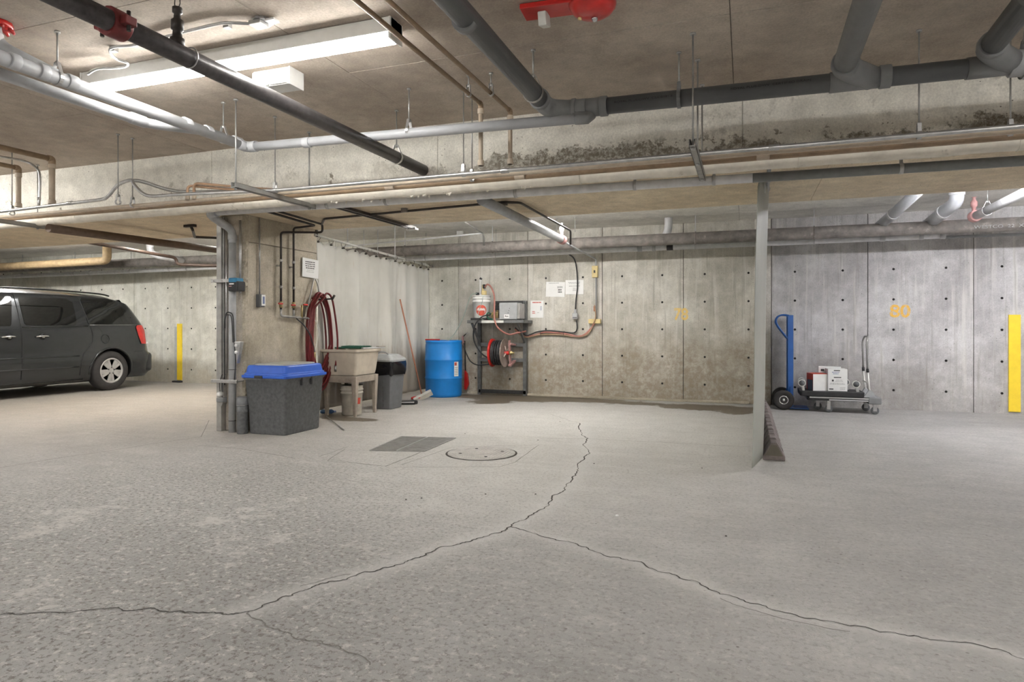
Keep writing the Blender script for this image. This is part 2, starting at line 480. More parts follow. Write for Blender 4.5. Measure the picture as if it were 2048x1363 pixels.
# floor material: broom-finished slab, rough and pitted where the traffic turns
def floor_mat():
    m, nt, b = nt_new('floor_concrete')
    g = node(nt, 'ShaderNodeNewGeometry').outputs['Position']
    at = lambda n: node(nt, 'ShaderNodeAttribute', attribute_name=n).outputs['Fac']
    base = mixc(nt, mrange(nt, noise(nt, g, .55, 5, .6), .36, .66), (.33, .322, .312), (.42, .412, .402))
    base = mixc(nt, at('clean'), base, (.60, .59, .565))
    base = mixc(nt, math_(nt, 'MULTIPLY', at('warm'), .7), base, (.50, .43, .345))
    base = mixc(nt, 1.0, base, gray(nt, noise(nt, g, 4, 6, .7), .92, 1.08), 'MULTIPLY')
    mp = node(nt, 'ShaderNodeMapping'); mp.inputs['Rotation'].default_value = (0, 0, .35); mp.inputs['Scale'].default_value = (.7, 9, 1)
    nt.links.new(g, mp.inputs[0])
    base = mixc(nt, 1.0, base, gray(nt, noise(nt, mp.outputs[0], 1.4, 5, .7), .94, 1.06), 'MULTIPLY')
    ro = at('rough')
    fine = noise(nt, g, 42, 6, .74)
    dark = math_(nt, 'MULTIPLY', mrange(nt, fine, .50, .60), mrange(nt, ro, 0, 1, .16, .95, False))
    base = mixc(nt, dark, base, (.20, .185, .165))
    lite = math_(nt, 'MULTIPLY', mrange(nt, noise(nt, g, 27, 6, .75), .53, .63), mrange(nt, ro, 0, 1, .06, .9, False))
    base = mixc(nt, lite, base, (.62, .60, .57))
    pat = math_(nt, 'MULTIPLY', mrange(nt, math_(nt, 'ADD', noise(nt, g, 2.3, 5, .7), mrange(nt, noise(nt, g, 20, 5, .8), .3, .7, -.09, .09, False)), .56, .66), mrange(nt, ro, 0, 1, .05, .55, False))
    base = mixc(nt, pat, base, (.64, .62, .59))
    vo = node(nt, 'ShaderNodeTexVoronoi'); vo.inputs['Scale'].default_value = 16; nt.links.new(g, vo.inputs[0])
    pit = math_(nt, 'MULTIPLY', mrange(nt, vo.outputs['Distance'], .05, .13, 1., 0.), mrange(nt, noise(nt, g, 1.6, 3, .5), .44, .56))
    base = mixc(nt, math_(nt, 'MULTIPLY', pit, .75), base, (.13, .12, .105))
    base = mixc(nt, math_(nt, 'MULTIPLY', at('halo'), .6), base, (.63, .62, .60))
    wet = at('wet'); wn = math_(nt, 'ADD', wet, mrange(nt, noise(nt, g, 4.5, 6, .75), .3, .7, -.3, .3, False))
    wf = mrange(nt, wn, .30, .46)
    base = mixc(nt, math_(nt, 'MULTIPLY', wf, .92), base, (.125, .10, .07))
    nt.links.new(base, b.inputs['Base Color'])
    nt.links.new(mrange(nt, wf, 0, 1, .74, .42, False), b.inputs['Roughness'])
    b.inputs['Specular IOR Level'].default_value = .35
    hgt = math_(nt, 'ADD', math_(nt, 'MULTIPLY', fine, mrange(nt, ro, 0, 1, .25, 1.1, False)), math_(nt, 'MULTIPLY', noise(nt, g, 150, 3), .2))
    bp = node(nt, 'ShaderNodeBump'); bp.inputs['Strength'].default_value = 1.; bp.inputs['Distance'].default_value = .018
    nt.links.new(hgt, bp.inputs['Height']); nt.links.new(bp.outputs[0], b.inputs['Normal'])
    return m
M['floor'] = floor_mat()

# ------------------------------------------------------------------ THE SETTING
# cracks of the slab, as read off the photograph, laid out on the floor plane
def fl(pts): return [P(x, y, z=0.0) for x, y in pts]
CRACKS = [
    ('main', fl([(1160, 846), (1158, 858), (1163, 868), (1176, 876), (1166, 888), (1180, 906), (1168, 919), (1155, 934), (1150, 948), (1144, 960), (1128, 976), (1110, 989), (1097, 1005), (1078, 1020), (1062, 1030), (1044, 1040), (1021, 1053), (1004, 1062), (984, 1067), (952, 1078), (925, 1085), (896, 1092), (863, 1104), (826, 1117), (790, 1130), (755, 1140), (712, 1151), (668, 1162), (632, 1170), (600, 1182), (560, 1196), (525, 1210), (498, 1222), (478, 1226)]), .009, M['crack']),
    ('left', fl([(478, 1226), (440, 1225), (385, 1223), (330, 1222), (285, 1218), (240, 1217), (180, 1219), (110, 1224), (40, 1228), (0, 1229)]), .007, M['crack']),
    ('right', fl([(1021, 1053), (1060, 1064), (1110, 1078), (1150, 1086), (1190, 1103), (1235, 1114), (1275, 1122), (1310, 1139), (1360, 1156), (1400, 1168), (1440, 1188), (1500, 1206), (1560, 1222), (1640, 1240), (1720, 1252), (1800, 1268), (1860, 1279), (1960, 1290), (2048, 1318)]), .006, M['crack']),
    ('lower', fl([(498, 1222), (530, 1247), (575, 1264), (610, 1278), (650, 1288), (690, 1302), (740, 1330)]), .006, M['crackfaint']),
    ('upper', fl([(1100, 828), (1118, 833), (1140, 842), (1160, 846)]), .004, M['crackfaint']),
]
rnd = random.Random(3)
def jag(pts, amp, it=3):
    pts = [Vector(p) for p in pts]
    for k in range(it):
        out = [pts[0]]
        for a, b in zip(pts, pts[1:]):
            d = b - a; n = Vector((-d.y, d.x, 0))
            L = d.length
            out += [(a + b) / 2 + n.normalized() * rnd.uniform(-1, 1) * min(amp, L * .22), b] if L > .02 else [b]
        pts = out; amp *= .6
    return pts
crack_paths = []
def build_floor():
    dx = .05
    xs = np.arange(-13.5, 5.6, dx); ys = np.arange(.6, 10.0, dx)
    xs = np.concatenate([[XL], xs, [XR]]); ys = np.concatenate([[YF], ys, [10.2]])
    nx, ny = len(xs), len(ys)
    X, Y = np.meshgrid(xs, ys)
    co = np.stack([X.ravel(), Y.ravel(), np.zeros(nx * ny)], 1)
    i = np.arange(nx - 1)[None, :] + np.arange(ny - 1)[:, None] * nx
    quads = np.stack([i, i + 1, i + nx + 1, i + nx], -1).reshape(-1, 4)
    me = bpy.data.meshes.new('floor')
    me.vertices.add(len(co)); me.vertices.foreach_set('co', co.ravel())
    me.loops.add(quads.size); me.loops.foreach_set('vertex_index', quads.ravel())
    me.polygons.add(len(quads)); me.polygons.foreach_set('loop_start', np.arange(0, quads.size, 4))
    me.polygons.foreach_set('loop_total', np.full(len(quads), 4)) if False else None
    me.update(); me.validate()
    x, y = co[:, 0], co[:, 1]
    def seg(px, py, pts):
        d = np.full(px.shape, 9.)
        for a, b in zip(pts, pts[1:]):
            vx, vy = b[0] - a[0], b[1] - a[1]; L = vx * vx + vy * vy + 1e-9
            t = np.clip(((px - a[0]) * vx + (py - a[1]) * vy) / L, 0, 1)
            d = np.minimum(d, np.hypot(px - a[0] - t * vx, py - a[1] - t * vy))
        return d
    halo = np.zeros(len(x))
    for nm, pts, wdt, m in CRACKS:
        if nm in ('main', 'right'):
            d = seg(x, y, pts); halo = np.maximum(halo, np.clip(1 - d / (.16 if nm == 'main' else .1), 0, 1) ** 1.3)
    # rough, ravelled surface: left and front of the aisle
    def blob(cx, cy, rx, ry): return np.exp(-(((x - cx) / rx) ** 2 + ((y - cy) / ry) ** 2))
    rough = np.clip(1.1 * blob(-2.6, 1.4, 1.6, 1.8) + .9 * blob(-3.6, 3.2, 1.2, 1.3) + .55 * blob(-.6, .8, 1.4, .8) + .6 * blob(.9, 1.3, .5, .3) + .25, 0, 1)
    clean = np.clip(1.1 * blob(-1.6, 7.0, 2.6, 2.6) + .5 * blob(-1.4, 4.2, 1.4, 1.2), 0, 1) * .85
    warm = np.clip(1.2 * blob(-8.2, 7.2, 3.2, 2.6), 0, 1)
    wet = np.zeros(len(x))
    for cx, cy, rx, ry, a in ((-3.4, 9.6, .9, .42, 1.4), (-3.55, 9.0, .33, .36, .9), (-2.4, 9.65, .9, .28, 1.1), (-1.5, 9.5, .5, .22, .9), (-.5, 9.35, .7, .30, 1.2), (-.1, 9.0, .25, .3, .9),
                              (-4.5, 6.72, .35, .14, 1.3), (-4.85, 7.0, .3, .3, .8), (-.05, 9.0, .12, .3, .6)):
        wet = np.maximum(wet, a * blob(cx, cy, rx, ry))
    for nm, arr in (('halo', halo), ('rough', rough), ('clean', clean), ('warm', warm), ('wet', np.clip(wet, 0, 1))):
        at = me.attributes.new(nm, 'FLOAT', 'POINT'); at.data.foreach_set('value', arr.astype(np.float32))
    me.materials.append(M['floor'])
    o = bpy.data.objects.new('floor', me); COL.objects.link(o); o['kind'] = 'structure'; o['_o'] = (0, 0, 0)
    return o
floor = build_floor()
floor_slab = MB().box((XL, YF, -.25), (XR, 10.2, -.012)).build('slab', M['joint'], floor)

def ribbon(pts, wfun, z=.0015):
    mb = MB(); vs = []; n = len(pts)
    for i, p in enumerate(pts):
        d = (pts[min(i + 1, n - 1)] - pts[max(i - 1, 0)]).normalized(); nn = Vector((-d.y, d.x, 0))
        wd = wfun(i / (n - 1))
        vs += [p + nn * wd / 2 + Vector((0, 0, z)), p - nn * wd / 2 + Vector((0, 0, z))]
    return mb.add(vs, [(2 * i, 2 * i + 1, 2 * i + 3, 2 * i + 2) for i in range(n - 1)])
for nm, pts, wd, m in CRACKS:
    q = jag(pts, .022)
    ribbon(q, lambda t: wd * (.3 + .9 * abs(sin(t * 37 + 1)) * (1 - .4 * t)) + .001).build('crack', m, floor)
# sawn and cast joints of the slab
for pts, wd, m in (([(905, 875), (1180, 877), (1500, 893)], .006, M['crackfaint']),
                   ([(0, 935), (100, 918), (200, 904), (300, 888), (402, 873)], .010, M['crackfaint']),
                   ([(402, 873), (418, 840)], .008, M['crackfaint']),
                   ([(395, 890), (480, 897), (590, 916)], .008, M['crackfaint']),
                   ([(672, 858), (720, 862), (790, 868)], .006, M['crackfaint']),
                   ([(1572, 902), (1700, 905), (2048, 930)], .005, M['crackfaint']),
                   ([(1580, 852), (1800, 858), (2048, 872)], .004, M['crackfaint'])):
    ribbon(jag(fl(pts), .004, 3), lambda t: wd * .8, .001).build('slab_joint', m, floor)
for pts in ([(1440, 1196), (1500, 1218), (1600, 1244), (1700, 1262)], [(700, 1148), (660, 1156), (600, 1172)], [(1010, 872), (1100, 874)]):
    ribbon(jag(fl(pts), .012, 3), lambda t: .004, .001).build('crack', M['crackfaint'], floor)

# back wall: cast panels with form-tie holes
def panel_mesh(name, wdt, hgt, mat, holes=True):
    mb = MB()
    xs = [0]; zs = [0]; hx = [wdt * .25, wdt * .75]; hz = [.26 + .407 * k for k in range(6) if .26 + .407 * k < hgt - .1]
    for h in hx: xs += [h - .03, h + .03]
    for h in hz: zs += [h - .03, h + .03]
    xs.append(wdt); zs.append(hgt)
    for i in range(len(xs) - 1):
        for j in range(len(zs) - 1):
            x0, x1, z0, z1 = xs[i], xs[i + 1], zs[j], zs[j + 1]
            if i % 2 == 1 and j % 2 == 1:
                cx, cz = (x0 + x1) / 2, (z0 + z1) / 2; r = .0165
                sq = [(x1, cz), (x1, z1), (cx, z1), (x0, z1), (x0, cz), (x0, z0), (cx, z0), (x1, z0)]
                oc = [(cx + r * cos(k * pi / 4), cz + r * sin(k * pi / 4)) for k in range(8)]
                mb.cur = 0
                vs = [(a, 0, b) for a, b in sq] + [(a, 0, b) for a, b in oc]
                mb.add(vs, [(k, (k + 1) % 8, 8 + (k + 1) % 8, 8 + k) for k in range(8)])
                mb.cur = 1
                vs = [(a, 0, b) for a, b in oc] + [(a, .03, b) for a, b in oc]
                mb.add(vs, [(k, (k + 1) % 8, 8 + (k + 1) % 8, 8 + k) for k in range(8)] + [tuple(range(8, 16))])
            else:
                mb.cur = 0
                mb.add([(x0, 0, z0), (x1, 0, z0), (x1, 0, z1), (x0, 0, z1)], [(0, 1, 2, 3)])
    mb.cur = 0
    for a, b in (((0, 0, 0), (0, 0, hgt)), ((wdt, 0, 0), (wdt, 0, hgt))):
        mb.add([a, b, (b[0], .045, b[2]), (a[0], .045, a[2])], [(0, 1, 2, 3)])
    me = bpy.data.meshes.new(name)
    me.from_pydata([tuple(v) for v in mb.v], [], mb.f)
    me.materials.append(mat); me.materials.append(M['dark'])
    me.polygons.foreach_set('material_index', mb.mi)
    bm = bmesh.new(); bm.from_mesh(me); bmesh.ops.remove_doubles(bm, verts=bm.verts, dist=1e-5); bm.to_mesh(me); bm.free()
    return me
wall_back = MB().box((XL - .2, WY + .045, -.1), (XR + .2, WY + .3, 2.95)).build('wall_back', M['joint'], kind='structure')
pm = {k: panel_mesh('concrete_panel', 1.211, ZR, M[k]) for k in ('wall', 'wall_cool', 'wall_left')}
for k in range(-13, 8):
    x = -.87 + 1.22 * k
    me = pm['wall_cool' if k >= 1 else ('wall' if x > -5.1 else 'wall_left')]
    o = bpy.data.objects.new('concrete_panel', me); COL.objects.link(o); o.parent = wall_back
    o.location = (x + .0045, WY + rnd.uniform(-.002, .002), 0)
    if x + .6 > 6.9: break
MB().box((-4.3, WY - .05, 0), (.05, WY + .01, .035)).build('trim_1', M['column'], kind='structure', bevel=.008)
pilaster = MB().box((.12, WY - .05, 0), (.34, WY + .01, ZR)).build('trim_2', M['wall'], kind='structure', bevel=.006)
MB().box((XL - .2, YF, -.1), (XL, WY + .3, 3)).build('wall_left', M['wall_left'], kind='structure')
MB().box((XR, YF, -.1), (XR + .2, WY + .3, 3)).build('wall_right', M['wall_cool'], kind='structure')
MB().box((XL - .2, YF - .2, -.1), (XR + .2, YF, 3)).build('wall_front', M['wall'], kind='structure')

# ceiling: board-formed panels, joints open by a few millimetres
ceiling = MB().box((XL, YF, ZC + .02), (XR, BY0 + .1, ZC + .25)).build('ceiling', M['joint'], kind='structure')
def slab_panels(parent, name, mat, x0s, y0s, z, th=.03, gap=.004):
    cache = {}
    for i in range(len(x0s) - 1):
        for j in range(len(y0s) - 1):
            a, b = x0s[i], x0s[i + 1]; c, d = y0s[j], y0s[j + 1]
            key = (round(b - a, 3), round(d - c, 3))
            if key not in cache:
                mb = MB().box((gap / 2, gap / 2, 0), (b - a - gap / 2, d - c - gap / 2, th))
                o = mb.build(name, mat); cache[key] = o.data; bpy.data.objects.remove(o)
            o = bpy.data.objects.new(name, cache[key]); COL.objects.link(o); o.parent = parent
            o.location = (a, c, z + rnd.uniform(0, .0025))
xg = [XL] + [-.08 + 2.5 * k for k in range(-6, 4)] + [XR]
slab_panels(ceiling, 'ceiling_panel', M['ceil'], xg, [YF, -5.9, -4.68, -3.46, -2.24, -1.02, .2, 1.42, 2.63, 3.85, BY0], ZC)
ceiling_rear = MB().box((XL, BY1 - .05, ZR + .02), (XR, WY + .05, ZR + .3)).build('ceiling', M['joint'], kind='structure')
slab_panels(ceiling_rear, 'ceiling_panel', M['ceil_rear'], xg, [BY1, 7.99, 9.3, WY], ZR)
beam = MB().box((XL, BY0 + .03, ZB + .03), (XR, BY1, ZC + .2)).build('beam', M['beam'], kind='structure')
xb = [XL] + [-.02 + 2.5 * k for k in range(-6, 4)] + [XR]
for a, b in zip(xb, xb[1:]):
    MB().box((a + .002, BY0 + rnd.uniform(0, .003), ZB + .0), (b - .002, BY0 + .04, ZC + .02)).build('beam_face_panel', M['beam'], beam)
slab_panels(beam, 'soffit_panel', M['soffit'], [q + .6 if 0 < i < len(xb) - 1 else q for i, q in enumerate(xb)], [BY0 + .041, 6.42, BY1], ZB, .035, .004)

# column: rough-edged cast pier under the beam
column = MB().box((-5.34, 5.55, 0), (-5.03, 6.77, ZB)).build('column', M['column_front'], kind='structure', bevel=.012)
for z0, z1 in ((0, 2.02), (2.026, ZB)):
    MB().box((-5.04, 5.585, z0), (-5.005, 6.77, z1)).build('side_panel', M['column'], column, bevel=.004)
mbc = MB(); 
for k in range(70):
    z = k * .033; 
    mbc.add([(-5.045, 5.548, z), (-5.004 - rnd.uniform(0, .02), 5.552 + rnd.uniform(0, .014), z), (-5.006, 5.60, z), (-5.045, 5.548, z + .036), (-5.004 - rnd.uniform(0, .02), 5.552 + rnd.uniform(0, .014), z + .036), (-5.006, 5.60, z + .036)],
            [(0, 1, 4, 3), (1, 2, 5, 4), (0, 2, 1), (3, 4, 5)])
mbc.build('ragged_edge', M['column'], column, kind='stuff')

# ------------------------------------------------------------------ LIGHTS: eight-foot strip fixtures
def strip(loc, tubemat, label, group=None):
    x, y, z = loc
    t = thing('strip_light', label, 'light', loc, group)
    MB().box((x - 1.22, y - .065, z - .085), (x + 1.22, y + .065, z)).build('housing', M['white'], t, bevel=.006)
    for sy in (-1, 1):
        MB().cyl((x - 1.19, y + sy * .032, z - .102), (x + 1.19, y + sy * .032, z - .102), .017, n=12).build('tube', tubemat, t)
    for sx in (-1, 1):
        MB().box((x + sx * 1.22, y - .07, z - .125), (x + sx * 1.205, y + .07, z - .002)).build('end_cap', M['white'], t, bevel=.003)
    return t
strip((-3.10, 3.28, ZC), M['tube'], 'long lit fluorescent strip light on the ceiling above the left pipes')
G = 'unseen strip lights added over the aisle and the rear bays for even light'
for (x, y, z, m) in ((-8.3, 7.75, ZR, 'tube_back'), (-12.4, 7.75, ZR, 'tube_back'), (-2.6, 7.75, ZR, 'tube_back'), (2.9, 7.75, ZR, 'tube_cool'),
                     (2.2, .6, ZC, 'tube_aisle'), (-3.6, -1.2, ZC, 'tube_aisle'), (1.5, -3.6, ZC, 'tube_aisle'), (-7.6, .2, ZC, 'tube_aisle'), (-8.6, 3.6, ZC, 'tube_aisle'), (-10, -4, ZC, 'tube_aisle'), (5.6, 2.2, ZC, 'tube_aisle'), (6.3, 7.75, ZR, 'tube_cool')):
    strip((x, y, z), M[m], 'fluorescent strip light added unseen behind the beam or beyond the frame', G)  # unseen fixtures put in to even out the brightness

# ------------------------------------------------------------------ PIPES
def collar(mb, p, d, r, L): d = Vector(d).normalized(); mb.cyl(Vector(p) - d * L / 2, Vector(p) + d * L / 2, r)
def pipe(name, label, cat, pts, r, mat, group=None, bend=.0, fittings=(), fitmat=None, n=16):
    """one run of pipe; fittings: (distance fraction along first..last or point, extra radius, length)"""
    pts = [Vector(p) for p in pts]
    path = rounded(pts, bend) if bend else pts
    if not bend and len(pts) > 2: path = rounded(pts, r * 1.2)
    t = thing(name, label, cat, pts[0], group)
    MB().tube(path, r, n).build('pipe', mat, t)
    for p, d, rr, L in fittings:
        mb = MB(); collar(mb, p, d, rr, L); mb.build('coupling', fitmat or mat, t, bevel=.003)
    return t
def hanger(x, y, ztop, zpipe, rp, label, axis='x', rod=.005, strap=M['steel'], group=None, clevis=True):
    """threaded rod from the slab with a clevis around the pipe (centre height zpipe)"""
    t = thing('pipe_hanger', label, 'hanger', (x, y, ztop), group)
    zb = zpipe + rp + .05 if clevis else zpipe
    MB().cyl((x, y, zb - .01), (x, y, ztop), rod, n=8).build('rod', M['rod'], t)
    MB().cyl((x, y, ztop - .012), (x, y, ztop), .016, n=8).build('anchor', M['rod'], t)
    if clevis:
        ax = Vector((1, 0, 0)) if axis == 'x' else Vector((0, 1, 0))
        side = Vector((0, 1, 0)) if axis == 'x' else Vector((1, 0, 0))
        mb = MB(); c = Vector((x, y, zpipe)); R = rp + .004
        path = [c + Vector((0, 0, rp + .05)) - side * .012] + [c + side * R * -sin(a) + Vector((0, 0, R * cos(a))) for a in [pi * .25 + k * pi * 1.5 / 14 for k in range(15)]] + [c + Vector((0, 0, rp + .05)) + side * .012]
        for a, b in zip(path, path[1:]):
            mb.bar(a, b, .022, .003, up=((b - a).cross(ax)))
        mb.build('clevis', strap, t)
        MB().cyl((x, y, zb - .02), (x, y, zb + .004), .011, n=6).build('nut', M['rod'], t)
    return t

# A. black sprinkler main running into the beam
A0, A1 = Vector((-2.70, .2, 2.49)), Vector((-2.655, BY0 + .03, 2.486))
tA = thing('sprinkler_main', 'thick black iron sprinkler pipe crossing the ceiling into the beam', 'pipe', A0)
MB().cyl(A0, A1, .048, n=20).build('pipe', M['main'], tA)
q = P(245, 45, z=2.49); q.x = -2.69
mb = MB().cyl((q.x, q.y - .045, q.z), (q.x, q.y + .045, q.z), .066, n=16)
cp = mb.build('coupling', M['redgrip'], tA, label='dark red grooved coupling with two bolts', bevel=.006)
for s in (-1, 1):
    MB().box((q.x + s * .062, q.y - .03, q.z - .02), (q.x + s * .10, q.y + .03, q.z + .02)).build('bolt_lug', M['redgrip'], cp, bevel=.005)
    MB().cyl((q.x + s * .082, q.y - .0, q.z - .045), (q.x + s * .082, q.y, q.z + .045), .009, n=8).build('bolt', M['blackpipe'], cp)
sx, sy = -2.68, 2.50
t = thing('upright_sprinkler', 'upright black sprinkler head standing on the thick black pipe', 'sprinkler', (sx, sy, 2.53))
MB().lathe([(.0, -.02), (.034, -.02), (.034, .03), (.024, .035), (.022, .07), (.03, .075), (.03, .12), (.018, .13), (.016, .155), (.024, .16), (.024, .185), (.012, .19)], (sx, sy, 2.53), n=14).build('body', M['blackpipe'], t)
mb = MB()
for s in (-1, 1): mb.tube([(sx + s * .01, sy, 2.715), (sx + s * .018, sy, 2.735), (sx + s * .016, sy, 2.757), (sx + s * .004, sy, 2.775)], .003, 6)
mb.build('frame', M['blackpipe'], t)
mb = MB().lathe([(.0, .245), (.010, .247), (.034, .241), (.034, .244), (.01, .252), (0, .252)], (sx, sy, 2.53), n=16)
mb.build('deflector', M['blackpipe'], t)
MB().torus((sx + .008, sy + .07, 2.49), (0, 1, 0), .052, .004).build('clamp', M['steel'], tA)
x_, y_ = -2.66, 4.62
hanger(x_, y_ + .02, ZC, 2.487, .05, 'ceiling hanger holding the thick black pipe near the beam', axis='y')

# C. pair of pale grey drains on the left, with wye and riser
C0, C1 = Vector((-3.86, .9, 2.60)), Vector((-3.83, 4.22, 2.585))
tC = thing('drain_pipe', 'upper pale grey drain pipe of the left pair running toward the beam', 'pipe', C0)
MB().cyl(C0, C1, .040, n=20).build('pipe', M['pvc'], tC)
for yy, L in ((2.47, .05), (2.63, .05), (2.80, .06), (3.66, .06), (3.86, .06), (4.16, .08)):
    MB().cyl((-3.84, yy - L / 2, 2.595), (-3.84, yy + L / 2, 2.594), .046, n=18).build('coupling', M['pvc'], tC, bevel=.003)
tC2 = thing('drain_pipe', 'lower pale grey drain pipe of the left pair joining the upper', 'pipe', (-4.05, .9, 2.57))
MB().tube(rounded([(-4.05, .9, 2.575), (-4.03, 3.50, 2.57), (-3.86, 3.80, 2.59)], .08), .034, 16).build('pipe', M['pvc'], tC2)
MB().cyl((-4.03, 3.36, 2.572), (-4.03, 3.48, 2.572), .040).build('coupling', M['pvc'], tC2, bevel=.003)
# riser with red firestop
rx, ry = -4.06, 2.52
tR = thing('drain_riser', 'grey drain stub dropping from the red ceiling collar at far left', 'pipe', (rx, ry, ZC))
MB().tube(rounded([(rx, ry - .02, ZC), (rx, ry, 2.74), (-3.86, ry + .22, 2.61)], .07), .038, 16).build('pipe', M['pvc_dk'], tR)
mb = MB().cyl((rx, ry - .01, 2.755), (rx, ry - .01, 2.80), .045); mb.build('coupling', M['pvc_w'], tR, bevel=.004)
mb = MB()
for k in range(20):
    a = k * .9; mb.cyl((rx + .04 * cos(a), ry + .04 * sin(a), ZC - .01), (rx + (.075 + .02 * rnd.random()) * cos(a), ry + .08 * sin(a), ZC - .035 - .02 * rnd.random()), .022, .008, n=6)
mb.cyl((rx, ry, ZC - .03), (rx, ry, ZC), .08, n=12)
mb.build('firestop', M['red'], tR, label='crinkled red firestop wrap')
# D. pale grey pipe along the beam
D0, D1 = Vector((-3.83, 4.25, 2.575)), P(1165, 236, Y=4.25)
tD = thing('drain_pipe', 'pale grey drain pipe running along in front of the beam', 'pipe', D0)
MB().cyl(D0, D1, .036, n=18).build('pipe', M['pvc'], tD)
mb = MB().tube(rounded([C1 - Vector((0, .06, 0)), (-3.83, 4.26, 2.58), D0 + Vector((.11, 0, 0))], .09), .043, 16)
mb.build('elbow', M['pvc'], tD)
for fx in (617, 700):
    pass
q = P(614, 285, Y=4.25)
MB().cyl(q - Vector((.03, 0, 0)), q + Vector((.03, 0, 0)), .041).build('coupling', M['pvc'], tD, bevel=.003)

# F. large dark grey drains
F2z = lambda x: 2.585 - .012 * (x + 1.3)
fx0, fx1 = -1.25, 4.6
tF = thing('drain_main', 'large dark grey drain pipe running along the ceiling to the right', 'pipe', (fx0, 4.27, 2.585))
MB().cyl((fx0 + .16, 4.27, F2z(fx0 + .16)), (fx1, 4.27, F2z(fx1)), .054, n=24).build('pipe', M['abs'], tF)
mb = MB().tube(rounded([(-1.262, 4.05, 2.60), (-1.255, 4.22, 2.592), (fx0 + .12, 4.27, 2.585), (-1.0, 4.27, 2.582)], .09, 6), .062, 20)
mb.build('elbow', M['abs_fit'], tF)
for p0, p1, r in (((-1.262, 4.03, 2.60), (-1.262, 4.07, 2.60), .068), ((-1.22, 4.25, 2.588), (-1.20, 4.262, 2.588), .068), ((-1.10, 4.27, 2.584), (-1.07, 4.27, 2.584), .069), ((-.86, 4.27, 2.58), (-.91, 4.27, 2.58), .066)):
    MB().cyl(p0, p1, r, n=22).build('coupling', M['abs_fit'], tF, bevel=.004)
mb = MB().cyl((-1.0, 4.27, 2.582), (-.9, 4.27, 2.581), .060, n=20); mb.build('sleeve', M['abs_fit'], tF)
# thin grey pipe enters the elbow from the left
mb = MB().tube(catmull([D1 - Vector((.05, 0, 0)), D1 + Vector((.05, 0, .0)), (-1.08, 4.26, 2.545)], 4), [.04] * 8 + [.044], 14); mb.build('reducer', M['abs_fit'], tD)
def branch(x0, y0, y1, zz, r, label, xj, wye=1, light=False):
    t = thing('drain_branch', label, 'pipe', (x0, y0, zz))
    MB().cyl((x0, y0, zz + .03), (xj, y1, zz), r, n=22).build('pipe', M['abs_mid'] if light else M['abs'], t)
    MB().cyl((xj, y1 - .045, zz), (xj, y1 + .0, zz), r + .012, n=22).build('coupling', M['abs_fit'], t, bevel=.004)
    mb = MB().tube(rounded([(xj, y1 - .02, zz), (xj, y1 + .04, zz), (xj + .16 * wye, 4.27, F2z(xj))], .09, 5), r + .006, 20)
    mb.build('wye', M['abs_fit'], t)
    MB().cyl((xj + .26, 4.27, F2z(xj)), (xj + .20, 4.27, F2z(xj)), .066, n=22).build('coupling', M['abs_fit'], t, bevel=.004)
    MB().cyl((xj - .06, 4.27, F2z(xj)), (xj + .22, 4.27, F2z(xj)), .060, n=22).build('tee_body', M['abs_fit'], t)
    return t
t = branch(-1.285, .3, 4.03, 2.60, .058, 'dark grey drain pipe running from overhead to the elbow in mid-ceiling', -1.262)
for o in list(t.children):
    if o.name.startswith(('wye', 'tee_body', 'coupling')): bpy.data.objects.remove(o)
MB().cyl((-1.278, 2.86, 2.60), (-1.278, 2.91, 2.60), .0615).build('coupling', M['abs_fit'], t)
branch(.50, .3, 4.10, 2.60, .062, 'mid grey drain pipe hanging left of two at upper right', .53, light=True)
t = branch(1.13, .3, 4.08, 2.595, .058, 'dark grey drain pipe with pale sleeve at the top right corner', 1.22)
MB().cyl((1.202, 3.33, 2.6015), (1.206, 3.50, 2.600), .067, n=22).build('sleeve', M['abs_mid'], t, bevel=.004)
mb = MB().cyl((1.36, 4.27, F2z(1.3)), (1.9, 4.27, F2z(1.9)), .072, n=22); mb.build('sleeve', M['pvc_dk'], tF, bevel=.004)
for xx in (1.42, 1.62, 1.72): MB().cyl((xx, 4.27, F2z(xx)), (xx + .03, 4.27, F2z(xx)), .077, n=22).build('coupling', M['pvc_dk'], tF)
# E. thin heating lines that drop to the pipe rack
for (xa, lab, pz, yc, zb, m1, m2) in ((-1.81, 'thin dark pipe crossing the ceiling and dropping beside its taller brown neighbour', 2.735, 4.37, 2.285, 'brown', 'tan'),
                                      (-1.655, 'thin brown pipe on the ceiling next to the large dark drain', 2.73, 4.57, 2.33, 'brown', 'tan')):
    t = thing('supply_pipe', lab, 'pipe', (xa, .3, pz))
    MB().cyl((xa - .03, .3, pz + .01), (xa, yc, pz), .0145, n=12).build('pipe', M[m1], t)
    MB().tube(rounded([(xa, yc - .03, pz), (xa, yc + .0, pz), (xa, yc, pz - .04)], .02), .019, 12).build('elbow', M[m1], t)
    MB().cyl((xa, yc, pz - .03), (xa, yc, zb), .0165, n=12).build('drop', M[m2], t)
    for zz in (pz - .055, zb + .02): MB().cyl((xa, yc, zz - .02), (xa, yc, zz + .02), .024, n=12).build('coupling', M['tan'], t, bevel=.003)
hanger(-1.815, 4.16, ZC, 2.735, .0145, 'small ceiling ring hanger on the thin dark pipe', axis='y', rod=.005)
hanger(-1.655, 4.18, ZC, 2.73, .0145, 'small ceiling ring hanger on the thin brown pipe', axis='y', rod=.005)
